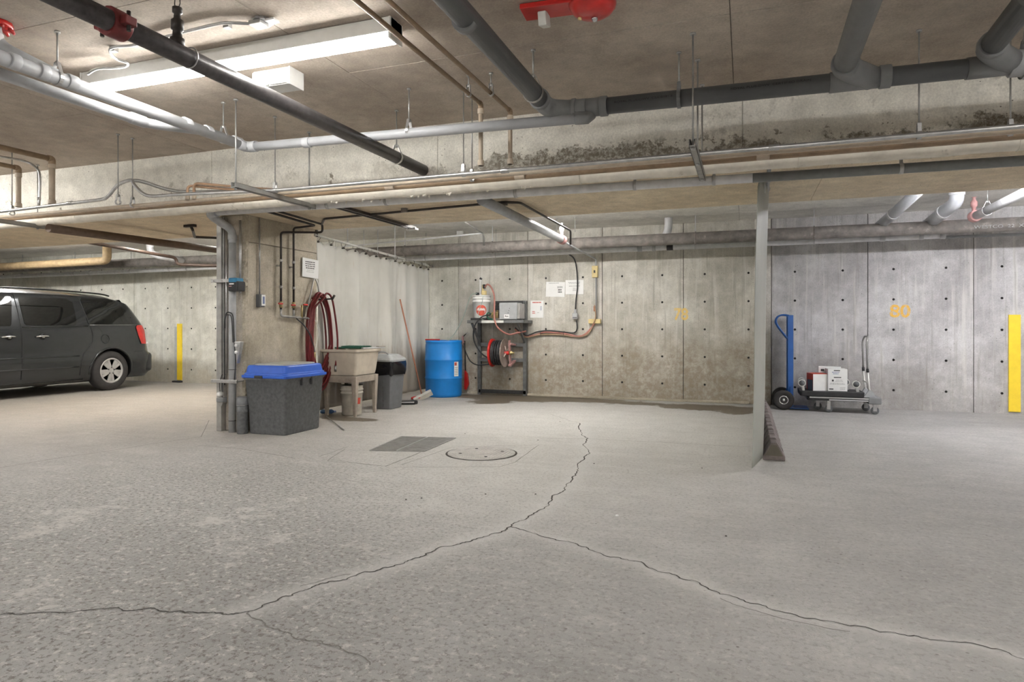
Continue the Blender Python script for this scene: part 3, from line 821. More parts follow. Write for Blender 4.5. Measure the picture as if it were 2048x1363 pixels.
# left heating drops
def drop(x0, y0, x1, y1, pz, zb, r, m1, m2, label):
    t = thing('supply_pipe', label, 'pipe', (x0, y0, pz))
    MB().cyl((x0, y0, pz), (x1, y1, pz), r, n=12).build('pipe', M[m1], t)
    MB().tube(rounded([(x1, y1 - .04, pz), (x1, y1, pz), (x1, y1, pz - .05)], .03), r + .006, 12).build('elbow', M[m1], t)
    MB().cyl((x1, y1, pz - .04), (x1, y1, zb), r + .001, n=12).build('drop', M[m2], t)
    for zz in (pz - .07, zb + .02): MB().cyl((x1, y1, zz - .02), (x1, y1, zz + .02), r + .008, n=12).build('coupling', M[m2], t, bevel=.003)
a = P(104, 318, Y=4.45); b = P(104, 408, Y=4.45)
drop(a.x - .12, 1.0, a.x, 4.45, a.z, b.z, .026, 'brown', 'tan', 'thick brown heating pipe turning down above the rack at far left')
a = P(37, 336, Y=4.45); b = P(37, 414, Y=4.45)
drop(a.x - .12, 1.5, a.x, 4.45, a.z, b.z, .022, 'brown', 'tan', 'shorter tan heating pipe turning down at the left picture edge')
pts = [P(-60, 305, Y=4.0), P(0, 313, Y=4.2), P(48, 322, Y=4.4), P(72, 335, Y=4.4), P(80, 355, Y=4.4), P(78, 412, Y=4.4)]
t = thing('conduit', 'thin curved steel conduit dropping between the two brown pipes', 'conduit', pts[-1])
MB().tube(catmull(pts, 5), .011, 10).build('conduit', M['steel'], t)
MB().cyl(pts[-1] + Vector((0, 0, .06)), pts[-1] + Vector((0, 0, .085)), .016).build('coupling', M['steel'], t)

# trapeze racks: strut channel on rods
def trapeze(x, label, rods, y0=3.97, y1=4.97, z=2.205):
    t = thing('trapeze_hanger', label, 'hanger', (x, y0, z))
    mb = MB(); wd = .041; th = .003
    mb.box((x - wd / 2, y0, z - .02), (x + wd / 2, y1, z - .017)); mb.box((x - wd / 2, y0, z - .02), (x - wd / 2 + th, y1, z + .021)); mb.box((x + wd / 2 - th, y0, z - .02), (x + wd / 2, y1, z + .021))
    mb.box((x - wd / 2, y0, z + .018), (x - wd / 2 + .012, y1, z + .021)); mb.box((x + wd / 2 - .012, y0, z + .018), (x + wd / 2, y1, z + .021))
    mb.build('channel', M['strut'], t)
    for yy in rods:
        top = ZC
        MB().cyl((x, yy, z - .035), (x, yy, top), .0055, n=8).build('rod', M['rod'], t)
        MB().cyl((x, yy, z - .034), (x, yy, z - .02), .013, n=6).build('nut', M['rod'], t)
        MB().cyl((x, yy, top - .012), (x, yy, top), .018, n=8).build('anchor', M['rod'], t)
trapeze(-.295, 'steel trapeze rack on three rods left of the right curtain', (4.02, 4.43, 4.9))
trapeze(-3.70, 'steel trapeze rack on rods above the concrete column', (4.0, 4.9))
trapeze(-7.23, 'steel trapeze rack end at far left above the van', (4.05, 4.9))

XA, XB = -11.0, 6.5
# G1 conduit
t = thing('conduit', 'bright steel conduit on top of the pipe rack with raised hump at left', 'conduit', (XB, 4.4, 2.245))
hump = [P(-250, 448, Y=4.4), P(0, 423, Y=4.4), P(100, 411, Y=4.4), P(195, 400, Y=4.4), P(215, 393, Y=4.4), P(228, 378, Y=4.4), P(240, 367, Y=4.4), P(262, 360, Y=4.4), P(268, 369, Y=4.4), P(285, 386, Y=4.4), P(305, 392, Y=4.4), P(350, 389, Y=4.4)]
pts = catmull(hump, 5) + [Vector((-3.6, 4.4, 2.243)), Vector((XB, 4.4, 2.243))]
MB().tube(pts, .015, 12).build('conduit', M['steel'], t)
for px in (140, 548, 1010, 1548):
    q = P(px, 300, Y=4.4); MB().cyl((q.x - .03, 4.4, 2.243 if px > 300 else P(px, 406, Y=4.4).z), (q.x + .03, 4.4, 2.243 if px > 300 else P(px, 406, Y=4.4).z), .0195).build('coupling', M['steel'], t, bevel=.002)
a, b = P(262, 361, Y=4.43), P(352, 382, Y=4.7)
t = thing('conduit', 'grey conduit branch sloping from the hump towards the beam', 'conduit', a)
MB().tube(catmull([a, P(285, 363, Y=4.5), b, b + Vector((.5, .1, -.02))], 5), .016, 10).build('conduit', M['strut'], t)
# brown / rusty lines
t = thing('supply_pipe', 'brown painted pipe just under the steel conduit along the rack', 'pipe', (XB, 4.62, 2.247))
MB().cyl((XA, 4.64, 2.25), (XB, 4.64, 2.247), .023, n=14).build('pipe', M['brown'], t)
for px in (1040, 1526, 780): q = P(px, 350, Y=4.62); MB().cyl((q.x - .04, 4.62, 2.247), (q.x + .04, 4.62, 2.247), .026).build('coupling', M['tan'], t, bevel=.003)
t = thing('supply_pipe', 'tan painted pipe lying behind the steel conduit on the rack', 'pipe', (XB, 4.52, 2.243))
MB().cyl((XA, 4.515, 2.244), (XB, 4.515, 2.244), .016, n=12).build('pipe', M['tan'], t)
for (xx, yy) in ((-1.81, 4.37), (-1.655, 4.57)): pass
# G3 insulated
t = thing('insulated_pipe', 'thick cream canvas wrapped pipe along the whole beam', 'pipe', (XB, 4.9, 2.275))
pts = []; rs = []
N = 150
for k in range(N + 1):
    x = XA + (XB - XA) * k / N
    pts.append((x, 4.90, 2.272 - .004 * max(0, -x - 4) + .0015 * sin(x * 5))); rs.append(.053 + .0025 * sin(k * 1.7) + .0015 * rnd.random())
MB().tube(pts, rs, 20).build('wrap', M['insul'], t)
for xx in (-6.6, -4.4, -2.72, -1.2, .34, 1.6, 2.4): MB().cyl((xx, 4.90, 2.272), (xx + .008, 4.90, 2.272), .0575, n=20).build('seam_band', M['insul'], t)
mb = MB()
for k in range(36):
    x = -3.5 + rnd.random() * 1.9; a = rnd.uniform(-2.2, -.6)
    p = Vector((x, 4.90 + .056 * cos(a), 2.272 + .056 * sin(a)))
    mb.add([p, p + Vector((.03 * rnd.random() + .01, 0, .004)), p + Vector((.01, -.02 * rnd.random(), -.025 * rnd.random() - .006))], [(0, 1, 2)])
mb.build('torn_wrap', M['insul'], t, kind='stuff')
# G4 drain below
gz = lambda x: 2.238 - .009 * (x + 4)
t = thing('drain_pipe', 'pale grey drain pipe under the canvas wrapped pipe ending at the column', 'pipe', (-5.0, 5.06, 2.24))
MB().cyl((-4.93, 5.06, gz(-4.93)), (.05, 5.06, gz(.05)), .034, n=18).build('pipe', M['pvc_light'], t)
MB().cyl((.05, 5.06, gz(.05)), (XB, 5.06, gz(XB)), .034, n=18).build('pipe', M['abs_mid'], t, label='darker grey length right of the right curtain')
for px in (656, 773, 1032, 1270, 1428, 1802):
    q = P(px, 380, Y=5.06); MB().cyl((q.x - .012, 5.06, gz(q.x)), (q.x + .012, 5.06, gz(q.x)), .039).build('band', M['steel'], t)
    MB().box((q.x - .01, 5.05, gz(q.x) + .034), (q.x + .01, 5.07, ZB)).build('strap', M['steel'], t)
mb = MB().tube(rounded([(-4.9, 5.06, 2.246), (-5.03, 5.08, 2.244), (-5.09, 5.2, 2.22), (-5.105, 5.47, 2.14), (-5.105, 5.47, 2.0)], .09), .041, 16)
mb.build('elbow', M['pvc_dk'], t)
for p, d in (((-4.94, 5.06, 2.247), (1, 0, 0)), ((-5.105, 5.47, 2.06), (0, 0, 1))):
    mb = MB(); collar(mb, p, d, .047, .05); mb.build('coupling', M['pvc_dk'], t, bevel=.003)
MB().cyl((-5.105, 5.47, 2.03), (-5.105, 5.47, 0), .038, n=18).build('downpipe', M['pvc_dk'], t)
for zz in (.66, .12): MB().cyl((-5.105, 5.47, zz), (-5.105, 5.47, zz + .006), .0395, n=18).build('ring', M['blackpipe'], t)

# individual rods that pass down to the rack
for px, yt, yb, Y, lab in ((236, 266, 392, 4.55, 'left rod of the close pair by the conduit hump'), (265, 276, 392, 4.7, 'right rod of the close pair by the conduit hump'),
                    (550, 233, 378, 4.45, 'thin ceiling rod reaching the rack right of the column rack'), (618, 264, 375, 4.86, 'thin ceiling rod behind the grey drain left of the black pipe'),
                    (927, 180, 330, 4.42, 'left of two close rods by the thin dark pipe drop'), (944, 195, 330, 4.6, 'right of two close rods by the thin dark pipe drop'),
                    (24, 357, 418, 4.42, 'thin rod near the left picture edge'), (1838, 60, 262, 3.98, 'long rod dropping to the conduit between the right drains'), (2021, 50, 235, 4.02, 'long rod dropping to the conduit at the right edge'),
                    ):
    top = P(px, yt, z=ZC); yy = top.y if yt < 300 else Y
    q = P(px, yb, Y=4.42 if yy > 4.2 else 4.4); 
    yy = min(max(yy, 4.36), 5.0)
    q = P(px, yb, Y=yy)
    hanger(q.x, yy, ZC, 2.25, .02, 'threaded hanger: ' + lab if False else lab, axis='x', rod=.005)
hanger(P(1358, 150, Y=4.27).x, 4.27, ZC, F2z(-.3), .055, 'hanger with grey strap around the large dark drain', axis='x', rod=.006, strap=M['abs_fit'])
hanger(P(1074, 150, Y=4.0).x - .0, 3.92, ZC, 2.60, .06, 'ring hanger on the dark drain above its elbow', axis='y', rod=.006)
hanger(P(818, 200, Y=4.25).x, 4.25, ZC, P(818, 262, Y=4.25).z, .037, 'clevis hanger on the pale grey drain right of the black pipe', axis='x')
hanger(-3.84, 4.02, ZC, 2.592, .041, 'clevis hanger holding the left grey pipe near its bend', axis='y')
hanger(-3.845, 2.72, ZC, 2.595, .041, 'clevis hanger holding the left grey pipe near the red collar', axis='y')
hanger(P(2040, 60, Y=4.27).x + .02, 4.27, ZC, F2z(1.8), .078, 'hanger on the pale sleeve at the far right edge', axis='x')

# small tan stubs above the rack at left of column
for xx, lab in ((375, 'left of two short copper elbows on the rack'), (388, 'right of two short copper elbows on the rack')):
    a = P(xx, 382, Y=4.5); zt = P(xx, 366 if xx > 380 else 371, Y=4.5).z
    t = thing('copper_elbow', lab, 'pipe', a)
    MB().tube(rounded([(a.x, 4.5, 2.25), (a.x, 4.5, zt), (a.x + .45, 4.75, zt - .03), (a.x + .9, 4.83, 2.33)], .04), .012, 10).build('pipe', M['copper'], t)
    MB().cyl((a.x, 4.5, 2.25), (a.x, 4.5, 2.29), .02).build('coupling', M['tan'], t)

# H. pipes on the back wall
t = thing('sprinkler_main', 'long rusty iron main along the back wall below its ceiling', 'pipe', (-5, 9.3, 2.335))
MB().cyl((-16, 9.3, 2.335), (XR - .1, 9.3, 2.335), .082, n=24).build('pipe', M['rust'], t)
for px in (810, 985, 1391, 1628):
    q = P(px, 490, Y=9.3)
    mb = MB(); mb.torus((q.x, 9.3, 2.335), (1, 0, 0), .086, .007, n=20, m=6); mb.build('ring', M['rust'], t)
    MB().cyl((q.x, 9.3, 2.42), (q.x, 9.3, ZR), .007, n=8).build('rod', M['pvc_w'], t)
q = P(1960, 460, Y=9.215)
def text(body, size, loc, rot, mat, name, parent, ext=.0006, xs=1., bold=0.):
    cu = bpy.data.curves.new('t', 'FONT'); cu.body = body; cu.size = size; cu.extrude = ext; cu.align_x = 'CENTER'; cu.align_y = 'CENTER'; cu.offset = bold
    o = bpy.data.objects.new('t', cu); COL.objects.link(o)
    dg = bpy.context.evaluated_depsgraph_get()
    me = bpy.data.meshes.new_from_object(o.evaluated_get(dg)); bpy.data.objects.remove(o)
    Mx = Matrix.Translation(Vector(loc)) @ rot @ Matrix.Diagonal((xs, 1, 1, 1))
    me.transform(Mx)
    org = Vector(parent['_o']) if parent is not None else Vector(loc)
    me.transform(Matrix.Translation(-org))
    me.materials.clear(); me.materials.append(mat)
    o = bpy.data.objects.new(name, me); COL.objects.link(o); o['_o'] = tuple(org)
    if parent is not None: o.parent = parent
    else: o.location = org
    return o
R_Y = Matrix.Rotation(pi / 2, 4, 'X')                                  # faces -Y
R_X = Matrix.Rotation(pi / 2, 4, 'Z') @ Matrix.Rotation(pi / 2, 4, 'X')  # faces +X
text('WESTCO  22  XW', .055, P(2005, 452, Y=9.216), R_Y, M['inkgrey'], 'lettering', t, xs=1.3)
text('ROYAL PLUS-DWV  CSA B181.2', .018, (-.62, 4.2145, F2z(-.6) + .002), R_Y, M['ink'], 'lettering', tF, xs=1.5)
text('ROYAL PLUS-DWV  CERTIFIED DRAIN', .018, (.14, 4.2145, F2z(.1) + .008), R_Y, M['ink'], 'lettering', tF, xs=1.5)
t = thing('drain_pipe', 'thin pale grey pipe along the back wall under the rusty main', 'pipe', (-5, 9.55, 2.22))
p0, p1 = P(0, 553, Y=9.55), P(1890, 470, Y=9.55)
MB().cyl((-16, 9.55, p0.z - .01), p1, .040, n=18).build('pipe', M['pvc_light'], t)
for px, L, m in ((1280, .07, 'pvc_dk'), (1308, .05, 'pvc_dk'), (1340, .09, 'blackplastic'), (1885, .06, 'pvc_w'), (1842, .05, 'pvc_w'), (1765, .06, 'pvc_w'), (180, .03, 'pvc_w'), (340, .04, 'pvc_w'), (375, .03, 'pvc_w')):
    k = (px - 0) / 1890; q = P(px, 553 - 83 * k, Y=9.55); zz = p0.z + (p1.z - p0.z) * (q.x - p0.x) / (p1.x - p0.x)
    MB().cyl((q.x - L / 2, 9.55, zz), (q.x + L / 2, 9.55, zz), .047).build('coupling', M[m], t, bevel=.003)
for px in (45, 150, 262, 852, 992, 1390, 1628):
    q = P(px, 520, Y=9.55); zz = p0.z + (p1.z - p0.z) * (q.x - p0.x) / (p1.x - p0.x)
    MB().torus((q.x, 9.55, zz), (1, 0, 0), .045, .005, n=16, m=6).build('ring', M['steel'], t)
    MB().cyl((q.x, 9.55, zz + .045), (q.x, 9.55, ZR), .005, n=8).build('rod', M['rod'], t)
q = P(1650, 466, Y=9.75)
t = thing('conduit', 'slim grey conduit on the wall behind the rusty main at right', 'conduit', (2.3, 9.8, 2.25))
MB().cyl((2.3, 9.8, 2.27), (XR - .1, 9.8, 2.27), .02).build('conduit', M['pvc_dk'], t)
# vents and drains dropping behind the main
def offset_pipe(label, pts, r, mat, rings=(), name='drain_riser'):
    t = thing(name, label, 'pipe', pts[0])
    MB().tube(rounded([Vector(p) for p in pts], .1, 5), r, 18).build('pipe', mat, t)
    pp = [Vector(p) for p in pts]
    for i, k in rings:
        a, b = pp[i], pp[i + 1]; q = a.lerp(b, k); mb = MB(); collar(mb, q, b - a, r + .008, .05); mb.build('coupling', M['pvc_w'], t, bevel=.003)
    return t
offset_pipe('short white elbow stub with black collar above the rusty main', [P(1337, 436, Y=9.4) + Vector((0, 0, .08)), P(1337, 462, Y=9.4), P(1326, 478, Y=9.55), P(1322, 485, Y=9.6)], .055, M['pvc_w'])
q = P(1337, 440, Y=9.4)
offset_pipe('pale pipe slanting down behind the rusty main, leftmost of three at right', [P(1838, 380, Y=8.2), P(1790, 425, Y=8.9), P(1755, 455, Y=9.5)], .062, M['pvc'], ((1, .1),))
offset_pipe('pale bent pipe slanting down, middle of three at upper right', [Vector((P(1914, 390, Y=8.6).x, 8.6, ZR)), P(1913, 405, Y=8.6), P(1885, 425, Y=8.9), P(1855, 450, Y=9.5)], .072, M['pvc'], ((0, .2), (1, .95)))
a, b = P(2090, 365, Y=7.6), P(1948, 433, Y=8.9)
t = thing('sprinkler_branch', 'pinkish white pipe with red coupling at right above the rusty main', 'pipe', b)
MB().cyl(a, b, .048, n=18).build('pipe', M['pvc_w'], t)
mb = MB(); d = (a - b).normalized(); mb.cyl(b - d * .02, b + d * .06, .066); mb.build('coupling', M['redpink'], t, bevel=.006)
MB().lathe([(.02, 0), (.022, .08), (.036, .09), (.036, .14), (.02, .16), (.014, .19), (.03, .195), (.0, .2)], b + Vector((0, 0, .03)), n=12).build('sprinkler', M['redpink'], t)
q = b.lerp(a, .22)
hanger(q.x, q.y, ZR, q.z, .05, 'white hanger on the pinkish pipe at right', axis='y')
# left rear pipes
offset_pipe('rust stained tan pipe over the van turning up into the ceiling', [(-16, 8.9, P(215, 522, Y=8.9).z - .03), P(214, 521, Y=8.9), Vector((P(214, 520, Y=8.9).x, 8.9, ZR))], .075, simple('rusty_tan', (.40, .29, .16), .6, var=.2, dirt=(.25, .13, .06), dirt_amt=.03), name='heating_pipe')
offset_pipe('white trap elbow on the rear ceiling left of the column', [P(300, 478, Y=8.5), P(300, 505, Y=8.5), P(318, 512, Y=8.6), P(365, 520, Y=9.1)], .055, M['pvc_w'], ((0, .5),))
a, b = Vector((-6.92, 4.80, 2.155)), Vector((-6.97, 8.2, 2.20))
t = thing('sprinkler_branch', 'brown pipe hung crosswise under the beam above the van', 'pipe', a)
MB().cyl(a, b, .045, n=18).build('pipe', simple('shaded_brown_pipe', (.11, .07, .045), .55, var=.2), t)  # brown darkened to hold the shade under the beam
a, b = P(232, 488, Y=7.3), P(352, 515, Y=8.6)
offset_pipe('dark brown thin pipe running back from the beam to a rusty elbow', [a - Vector((.1, .6, 0)), b, b + Vector((.02, .0, -.12)), b + Vector((.5, .25, -.13)), b + Vector((1.4, .35, -.14))], .026, simple('dark_rust', (.05, .028, .018), .6, var=.3), name='supply_pipe')
# black pipes and bracket under the soffit
t = thing('supply_pipe', 'black pipe hugging the soffit with drop down the column side, left riser', 'pipe', (-4.94, 6.05, 1.3))
MB().tube(rounded([(-4.955, 6.05, 1.30), (-4.955, 6.05, 2.185), (-4.52, 6.22, 2.185), (-4.52, 6.22, 2.275), (-4.40, 5.15, 2.275)], .035), .0125, 10).build('pipe', M['blackpipe'], t)
t2 = thing('supply_pipe', 'black pipe down the column side, right riser of the pair', 'pipe', (-4.94, 6.27, 1.3))
MB().tube(rounded([(-4.955, 6.27, 1.30), (-4.955, 6.27, 2.265), (-4.62, 6.22, 2.268), (-4.5, 5.15, 2.272)], .035), .0125, 10).build('pipe', M['blackpipe'], t2)
for tt, yy in ((t, 6.05), (t2, 6.27)):
    for zz in (1.55, 1.85): MB().cyl((-4.955, yy, zz), (-4.955, yy, zz + .03), .019).build('coupling', M['steel'], tt)
    MB().box((-5.005, yy - .02, 1.80), (-4.965, yy + .02, 1.815)).build('clip', M['steel'], tt)
t = thing('supply_pipe', 'long thin black pipe running along under the beam soffit', 'pipe', (-4.4, 6.0, 2.28))
MB().tube(rounded([(-4.5, 6.18, 2.272), (-4.3, 5.95, 2.285), (-2.14, 5.72, 2.285), (-2.0, 5.8, 2.285), (-1.98, 7.6, 2.27), (-1.98, 7.6, 2.1)], .04), .012, 10).build('pipe', M['blackpipe'], t)
for px in (808, 1008): q = P(px, 410, Y=5.8); MB().box((q.x - .03, 5.79, 2.27), (q.x + .03, 5.82, ZB)).build('clip', M['rust'], t)
t = thing('sprinkler_branch', 'dark pipe under the beam with white coupled end above the wash bay', 'pipe', (-2.14, 5.0, 2.2))
MB().cyl((-2.13, 5.16, 2.205), (-2.155, 7.8, 2.20), .046, n=18).build('pipe', M['pvc_dk'], t)
MB().cyl((-2.155, 7.78, 2.20), (-2.156, 7.9, 2.20), .058).build('coupling', M['redpink'], t, bevel=.006)
MB().lathe([(.018, 0), (.02, .06), (.03, .07), (.03, .11), (.016, .13), (.012, .16), (.024, .165), (0, .17)], (-2.155, 7.84, 2.24), n=12).build('sprinkler', M['pvc_w'], t)
t = thing('conduit', 'grey conduit running to the back wall and down to the outlet boxes', 'conduit', (-2.17, 9.93, 1.2))
MB().tube(rounded([(-2.155, 7.9, 2.19), (-2.16, 8.5, 2.175), (-2.18, 9.92, 2.16), (-2.18, 9.945, 1.22)], .05), .013, 10).build('conduit', M['pvc_dk'], t)
q = P(1190, 543, Y=9.93); MB().box((q.x - .045, 9.90, q.z - .09), (q.x + .045, WY, q.z + .09)).build('switch_box', M['yellowbox'], t, bevel=.006)
MB().box((q.x - .012, 9.885, q.z - .02), (q.x + .012, 9.90, q.z + .02)).build('switch', M['ink'], t)
for yy, xx in ((5.45, -3.72),):
    t = thing('strut_channel', 'dark double strut fixed crosswise under the beam', 'strut', (-3.72, 5.2, 2.29))
    for dx in (-.03, .03): MB().bar((-3.74 + dx, 5.15, 2.285), (-3.70 + dx, 6.85, 2.28), .022, .03).build('rail', M['blackpipe'], t)
    MB().box((-3.76, 6.78, 2.255), (-3.64, 6.86, 2.275)).build('end_plate', M['white'], t)
a = P(380, 454, z=2.28); b = P(445, 476, z=2.24)
t = thing('pipe_bracket', 'black hooked bracket and pipe under the beam left of the column', 'bracket', a)
MB().tube(rounded([a + Vector((0, 0, .03)), a + Vector((.02, .02, -.03)), b - Vector((.25, .2, .0)), b], .03), .016, 10).build('pipe', M['blackpipe'], t)
MB().box(a + Vector((-.08, -.02, 0)), a + Vector((.08, .02, .03))).build('plate', M['blackpipe'], t)
# thin white conduits on rear ceiling
t = thing('conduit', 'thin white conduit with junction box under the rear ceiling', 'conduit', P(780, 480, Y=9.0))
a, b = P(648, 497, Y=9.0), P(965, 466, Y=9.0)
MB().tube([a, b], .012, 8).build('conduit', M['pvc_w'], t)
q = P(920, 466, Y=9.0); MB().cbox(q, (.09, .05, .06)).build('junction_box', M['greypaint'], t, bevel=.004)
MB().tube(rounded([b, P(968, 475, Y=9.1), P(968, 490, Y=9.2)], .04), .012, 8).build('drop', M['strut'], t)
MB().tube(rounded([P(930, 444, Y=8.6), b], .03), .01, 8).build('branch', M['strut'], t)
for px in (724, 752): q = P(px, 475, Y=8.9); MB().cyl((q.x, 8.95, P(px, 512 if px == 752 else 500, Y=8.95).z), (q.x, 8.95, ZR), .006, n=8).build('rod', M['pvc_w'], t)
for px in (1113, 1150): q = P(px, 455, Y=8.9); hanger(q.x, 8.9, ZR, P(px, 462, Y=8.9).z, .01, 'short rod hanging from rear ceiling, %s of two above the wash bay' % ('left' if px < 1120 else 'right'), clevis=False)

# ceiling devices
t = thing('alarm_bell', 'round red fire alarm bell with backplate on the ceiling', 'alarm bell', (-.78, 3.42, ZC))
MB().lathe([(.0, -.095), (.03, -.095), (.075, -.088), (.105, -.07), (.122, -.045), (.127, -.03), (.120, -.03), (.1, -.05), (0, -.06)], (-.77, 3.42, ZC + .0), n=36).build('gong', M['red'], t)
Mb = Matrix.Translation((-1.02, 3.42, ZC - .028)) @ Matrix.Rotation(radians(4), 4, 'Z')
MB().box((-.14, -.075, 0), (.36, .075, .028), Mb).build('backplate', M['red'], t, bevel=.004)
MB().lathe([(0, -.118), (.012, -.118), (.018, -.105), (.018, -.094), (0, -.094)], (-.76, 3.43, ZC), n=6).build('centre_bolt', M['chrome'], t)
MB().lathe([(0, -.103), (.011, -.102), (.011, -.09), (0, -.09)], (-.84, 3.42, ZC + .003), n=10).build('brass_tag', M['yellowbox'], t)
Mb2 = Matrix.Translation((-1.045, 3.44, ZC - .075)) @ Matrix.Rotation(radians(15), 4, 'X')
MB().box((-.025, -.04, -.02), (.022, .05, .055), Mb2).build('striker_cover', M['yellowbox'] if False else M['lens'], t, bevel=.006)
t = thing('junction_box', 'white ceiling junction box feeding the strip light conduit', 'junction box', (-2.60, 3.02, ZC))
MB().lathe([(.06, -.012), (.06, 0)], (-2.60, 3.02, ZC), n=8, smooth=False).build('box', M['steel'], t)
MB().box((-2.66, 2.97, ZC - .035), (-2.58, 3.05, ZC - .012)).build('cover', M['strut'], t, bevel=.004)
MB().box((-2.56, 2.99, ZC - .022), (-2.50, 3.04, ZC - .010)).build('clip', M['white'], t)
q0 = Vector((-2.66, 3.0, ZC - .02))
pts = [q0, P(450, 46, z=ZC - .02), P(400, 56, z=ZC - .02), P(330, 74, z=ZC - .02), P(270, 90, z=ZC - .02), P(228, 94, z=ZC - .02), P(220, 103, z=ZC - .02), P(232, 117, z=ZC - .03), P(255, 126, z=ZC - .04), P(250, 133, z=ZC - .04), P(225, 136, z=ZC - .05), P(195, 137, z=ZC - .05), P(175, 148, z=ZC - .06)]
t = thing('flexible_conduit', 'looping silver flexible conduit beside the lit strip light', 'conduit', q0)
MB().tube(catmull(pts, 6), .009, 8).build('conduit', M['steel'], t)
for px, py in ((228, 94), (455, 46)): q = P(px, py, z=ZC); MB().box(q + Vector((-.02, -.015, -.03)), q + Vector((.02, .015, 0))).build('clip', M['strut'], t)
q = P(545, 150, z=2.80); 
t = thing('emergency_light', 'white boxy emergency light with two lenses hung under the ceiling', 'emergency light', (q.x, q.y, ZC))
bx, by = -3.02, 3.66
MB().box((bx - .17, by - .05, ZC - .115), (bx + .13, by + .09, ZC)).build('housing', M['white'], t, bevel=.004)
for k in (0, 1): MB().box((bx - .165 + .145 * k, by - .066, ZC - .112), (bx - .03 + .145 * k, by - .05, ZC - .014)).build('lens', M['lens'], t, bevel=.003)
MB().box((bx + .131, by - .055, ZC - .12), (bx + .138, by + .095, ZC - .0)).build('end_plate', M['white'], t)

# ------------------------------------------------------------------ CURTAINS
def rod_z(y): return 2.245 - (y - 6.77) * .033
t = thing('curtain_rod', 'grey white curtain rod sloping from the column to the back wall', 'curtain rod', (-5.02, 6.78, 2.24))
MB().cyl((-5.0, 6.72, rod_z(6.72)), (-5.03, WY, rod_z(WY)), .017, n=12).build('rod', M['handlewhite'], t)
MB().box((-5.03, 6.74, rod_z(6.75) - .02), (-4.985, 6.77, ZB)).build('bracket', M['blackpipe'], t)
for yy in (7.45, 8.7): 
    MB().cyl((-5.015, yy, rod_z(yy)), (-5.015, yy, ZR), .008, n=8).build('support', M['pvc_w'], t)
    MB().torus((-5.015, yy, rod_z(yy)), (0, 1, 0), .021, .005).build('clamp', M['pvc_w'], t)
for yy in (7.2, 8.0, 9.7): MB().cyl((-5.015, yy - .02, rod_z(yy - .02)), (-5.015, yy + .02, rod_z(yy + .02)), .021).build('coupling', M['handlewhite'], t)
def curtain(name, label, x0, ya, yb, ztop, zbot, mat, amp, seeds, grom=True, xfun=None, n=150, m=34):
    mb = MB(); vs = []
    K = 11
    for i in range(n + 1):
        s = i / n; y = ya + (yb - ya) * s
        fold = sum(a * sin(s * f * 2 * pi + p) for a, f, p in seeds)
        for j in range(m + 1):
            v = j / m
            top = ztop(y) - .045 - .05 * (1 - abs(cos(s * K * pi))) ** 1 if grom else ztop(y)
            z = top + (zbot(s) - top) * v
            env = (.25 + .75 * min(1, v * 3)) * (1 + .35 * sin(v * 3 + s * 9))
            x = x0 + (xfun(s) if xfun else 0) + amp * fold * env + (.012 * sin(v * 9 + s * 25) * v)
            vs.append((x, y + .01 * sin(v * 5 + s * 30), z))
    fs = [(i * (m + 1) + j, (i + 1) * (m + 1) + j, (i + 1) * (m + 1) + j + 1, i * (m + 1) + j + 1) for i in range(n) for j in range(m)]
    mb.add(vs, fs, True)
    t = thing(name, label, 'curtain', (x0, ya, 0))
    o = mb.build('sheet', mat, t)
    sd = o.modifiers.new('thick', 'SOLIDIFY'); sd.thickness = .003
    return t, K
tc, K = curtain('wash_bay_curtain', 'long grey vinyl curtain hung between the column and back wall', -5.045, 6.80, 9.86, rod_z, lambda s: .07, M['curtain'], .022,
                [(1.1, 4, 0), (.8, 7, 1.3), (.45, 11, .5), (.15, 23, 2)])
for k in range(K + 1):
    yy = 6.83 + (9.83 - 6.83) * k / K
    mb = MB().torus((-5.03, yy, rod_z(yy) - .018), (0, 1, 0), .034, .003, n=14, m=6); mb.build('ring', M['blackpipe'], tc)
    MB().cyl((-5.052, yy, rod_z(yy) - .068), (-5.012, yy, rod_z(yy) - .068), .011, n=10).build('grommet', M['blackpipe'], tc)
# right curtain, seen nearly edge-on; leading edge folds back towards the left
def rx(s):
    return 0
mbr = MB(); vs = []
plan = [P(1503, 900, Y=5.37), P(1508, 900, Y=5.45), P(1514, 900, Y=5.58), P(1520, 900, Y=5.72), P(1525, 900, Y=5.83), P(1521, 900, Y=5.95), P(1516, 900, Y=6.2), P(1524, 900, Y=6.6), P(1515, 900, Y=7.0), P(1522, 900, Y=7.5), P(1514, 900, Y=8.0), P(1519, 900, Y=8.6), P(1512, 900, Y=9.2), P(1515, 900, Y=9.85)]
plan = catmull([Vector((p.x, p.y, 0)) for p in plan], 5); m = 26
for i, p in enumerate(plan):
    for j in range(m + 1):
        v = j / m; e = max(0, 1 - i / 30)
        top = 2.29 - .09 * max(0, 1 - i / 5); bot = .02 + .015 * (i / len(plan))
        z = bot + (top - bot) * v
        vs.append((p.x + .052 * v * (.9 - .1 * e) + .004 * sin(v * 7), p.y + (.0), z))
mbr.add(vs, [(i * (m + 1) + j, (i + 1) * (m + 1) + j, (i + 1) * (m + 1) + j + 1, i * (m + 1) + j + 1) for i in range(len(plan) - 1) for j in range(m)], True)
t = thing('wash_bay_curtain', 'grey green curtain seen edge-on, hanging right of the wash bay', 'curtain', (plan[0].x, 5.37, 0))
o = mbr.build('sheet', M['curtain2'], t); sd = o.modifiers.new('thick', 'SOLIDIFY'); sd.thickness = .004
MB().cyl((.165, 5.12, 2.285), (.22, 9.9, 2.25), .015, n=10).build('track', M['pvc_dk'], t)
for k in range(12):
    yy = 5.45 + k * .38
    MB().torus((.17, yy, 2.265), (0, 1, 0), .024, .003, n=12, m=6).build('ring', M['steel'], t)
mb = MB()
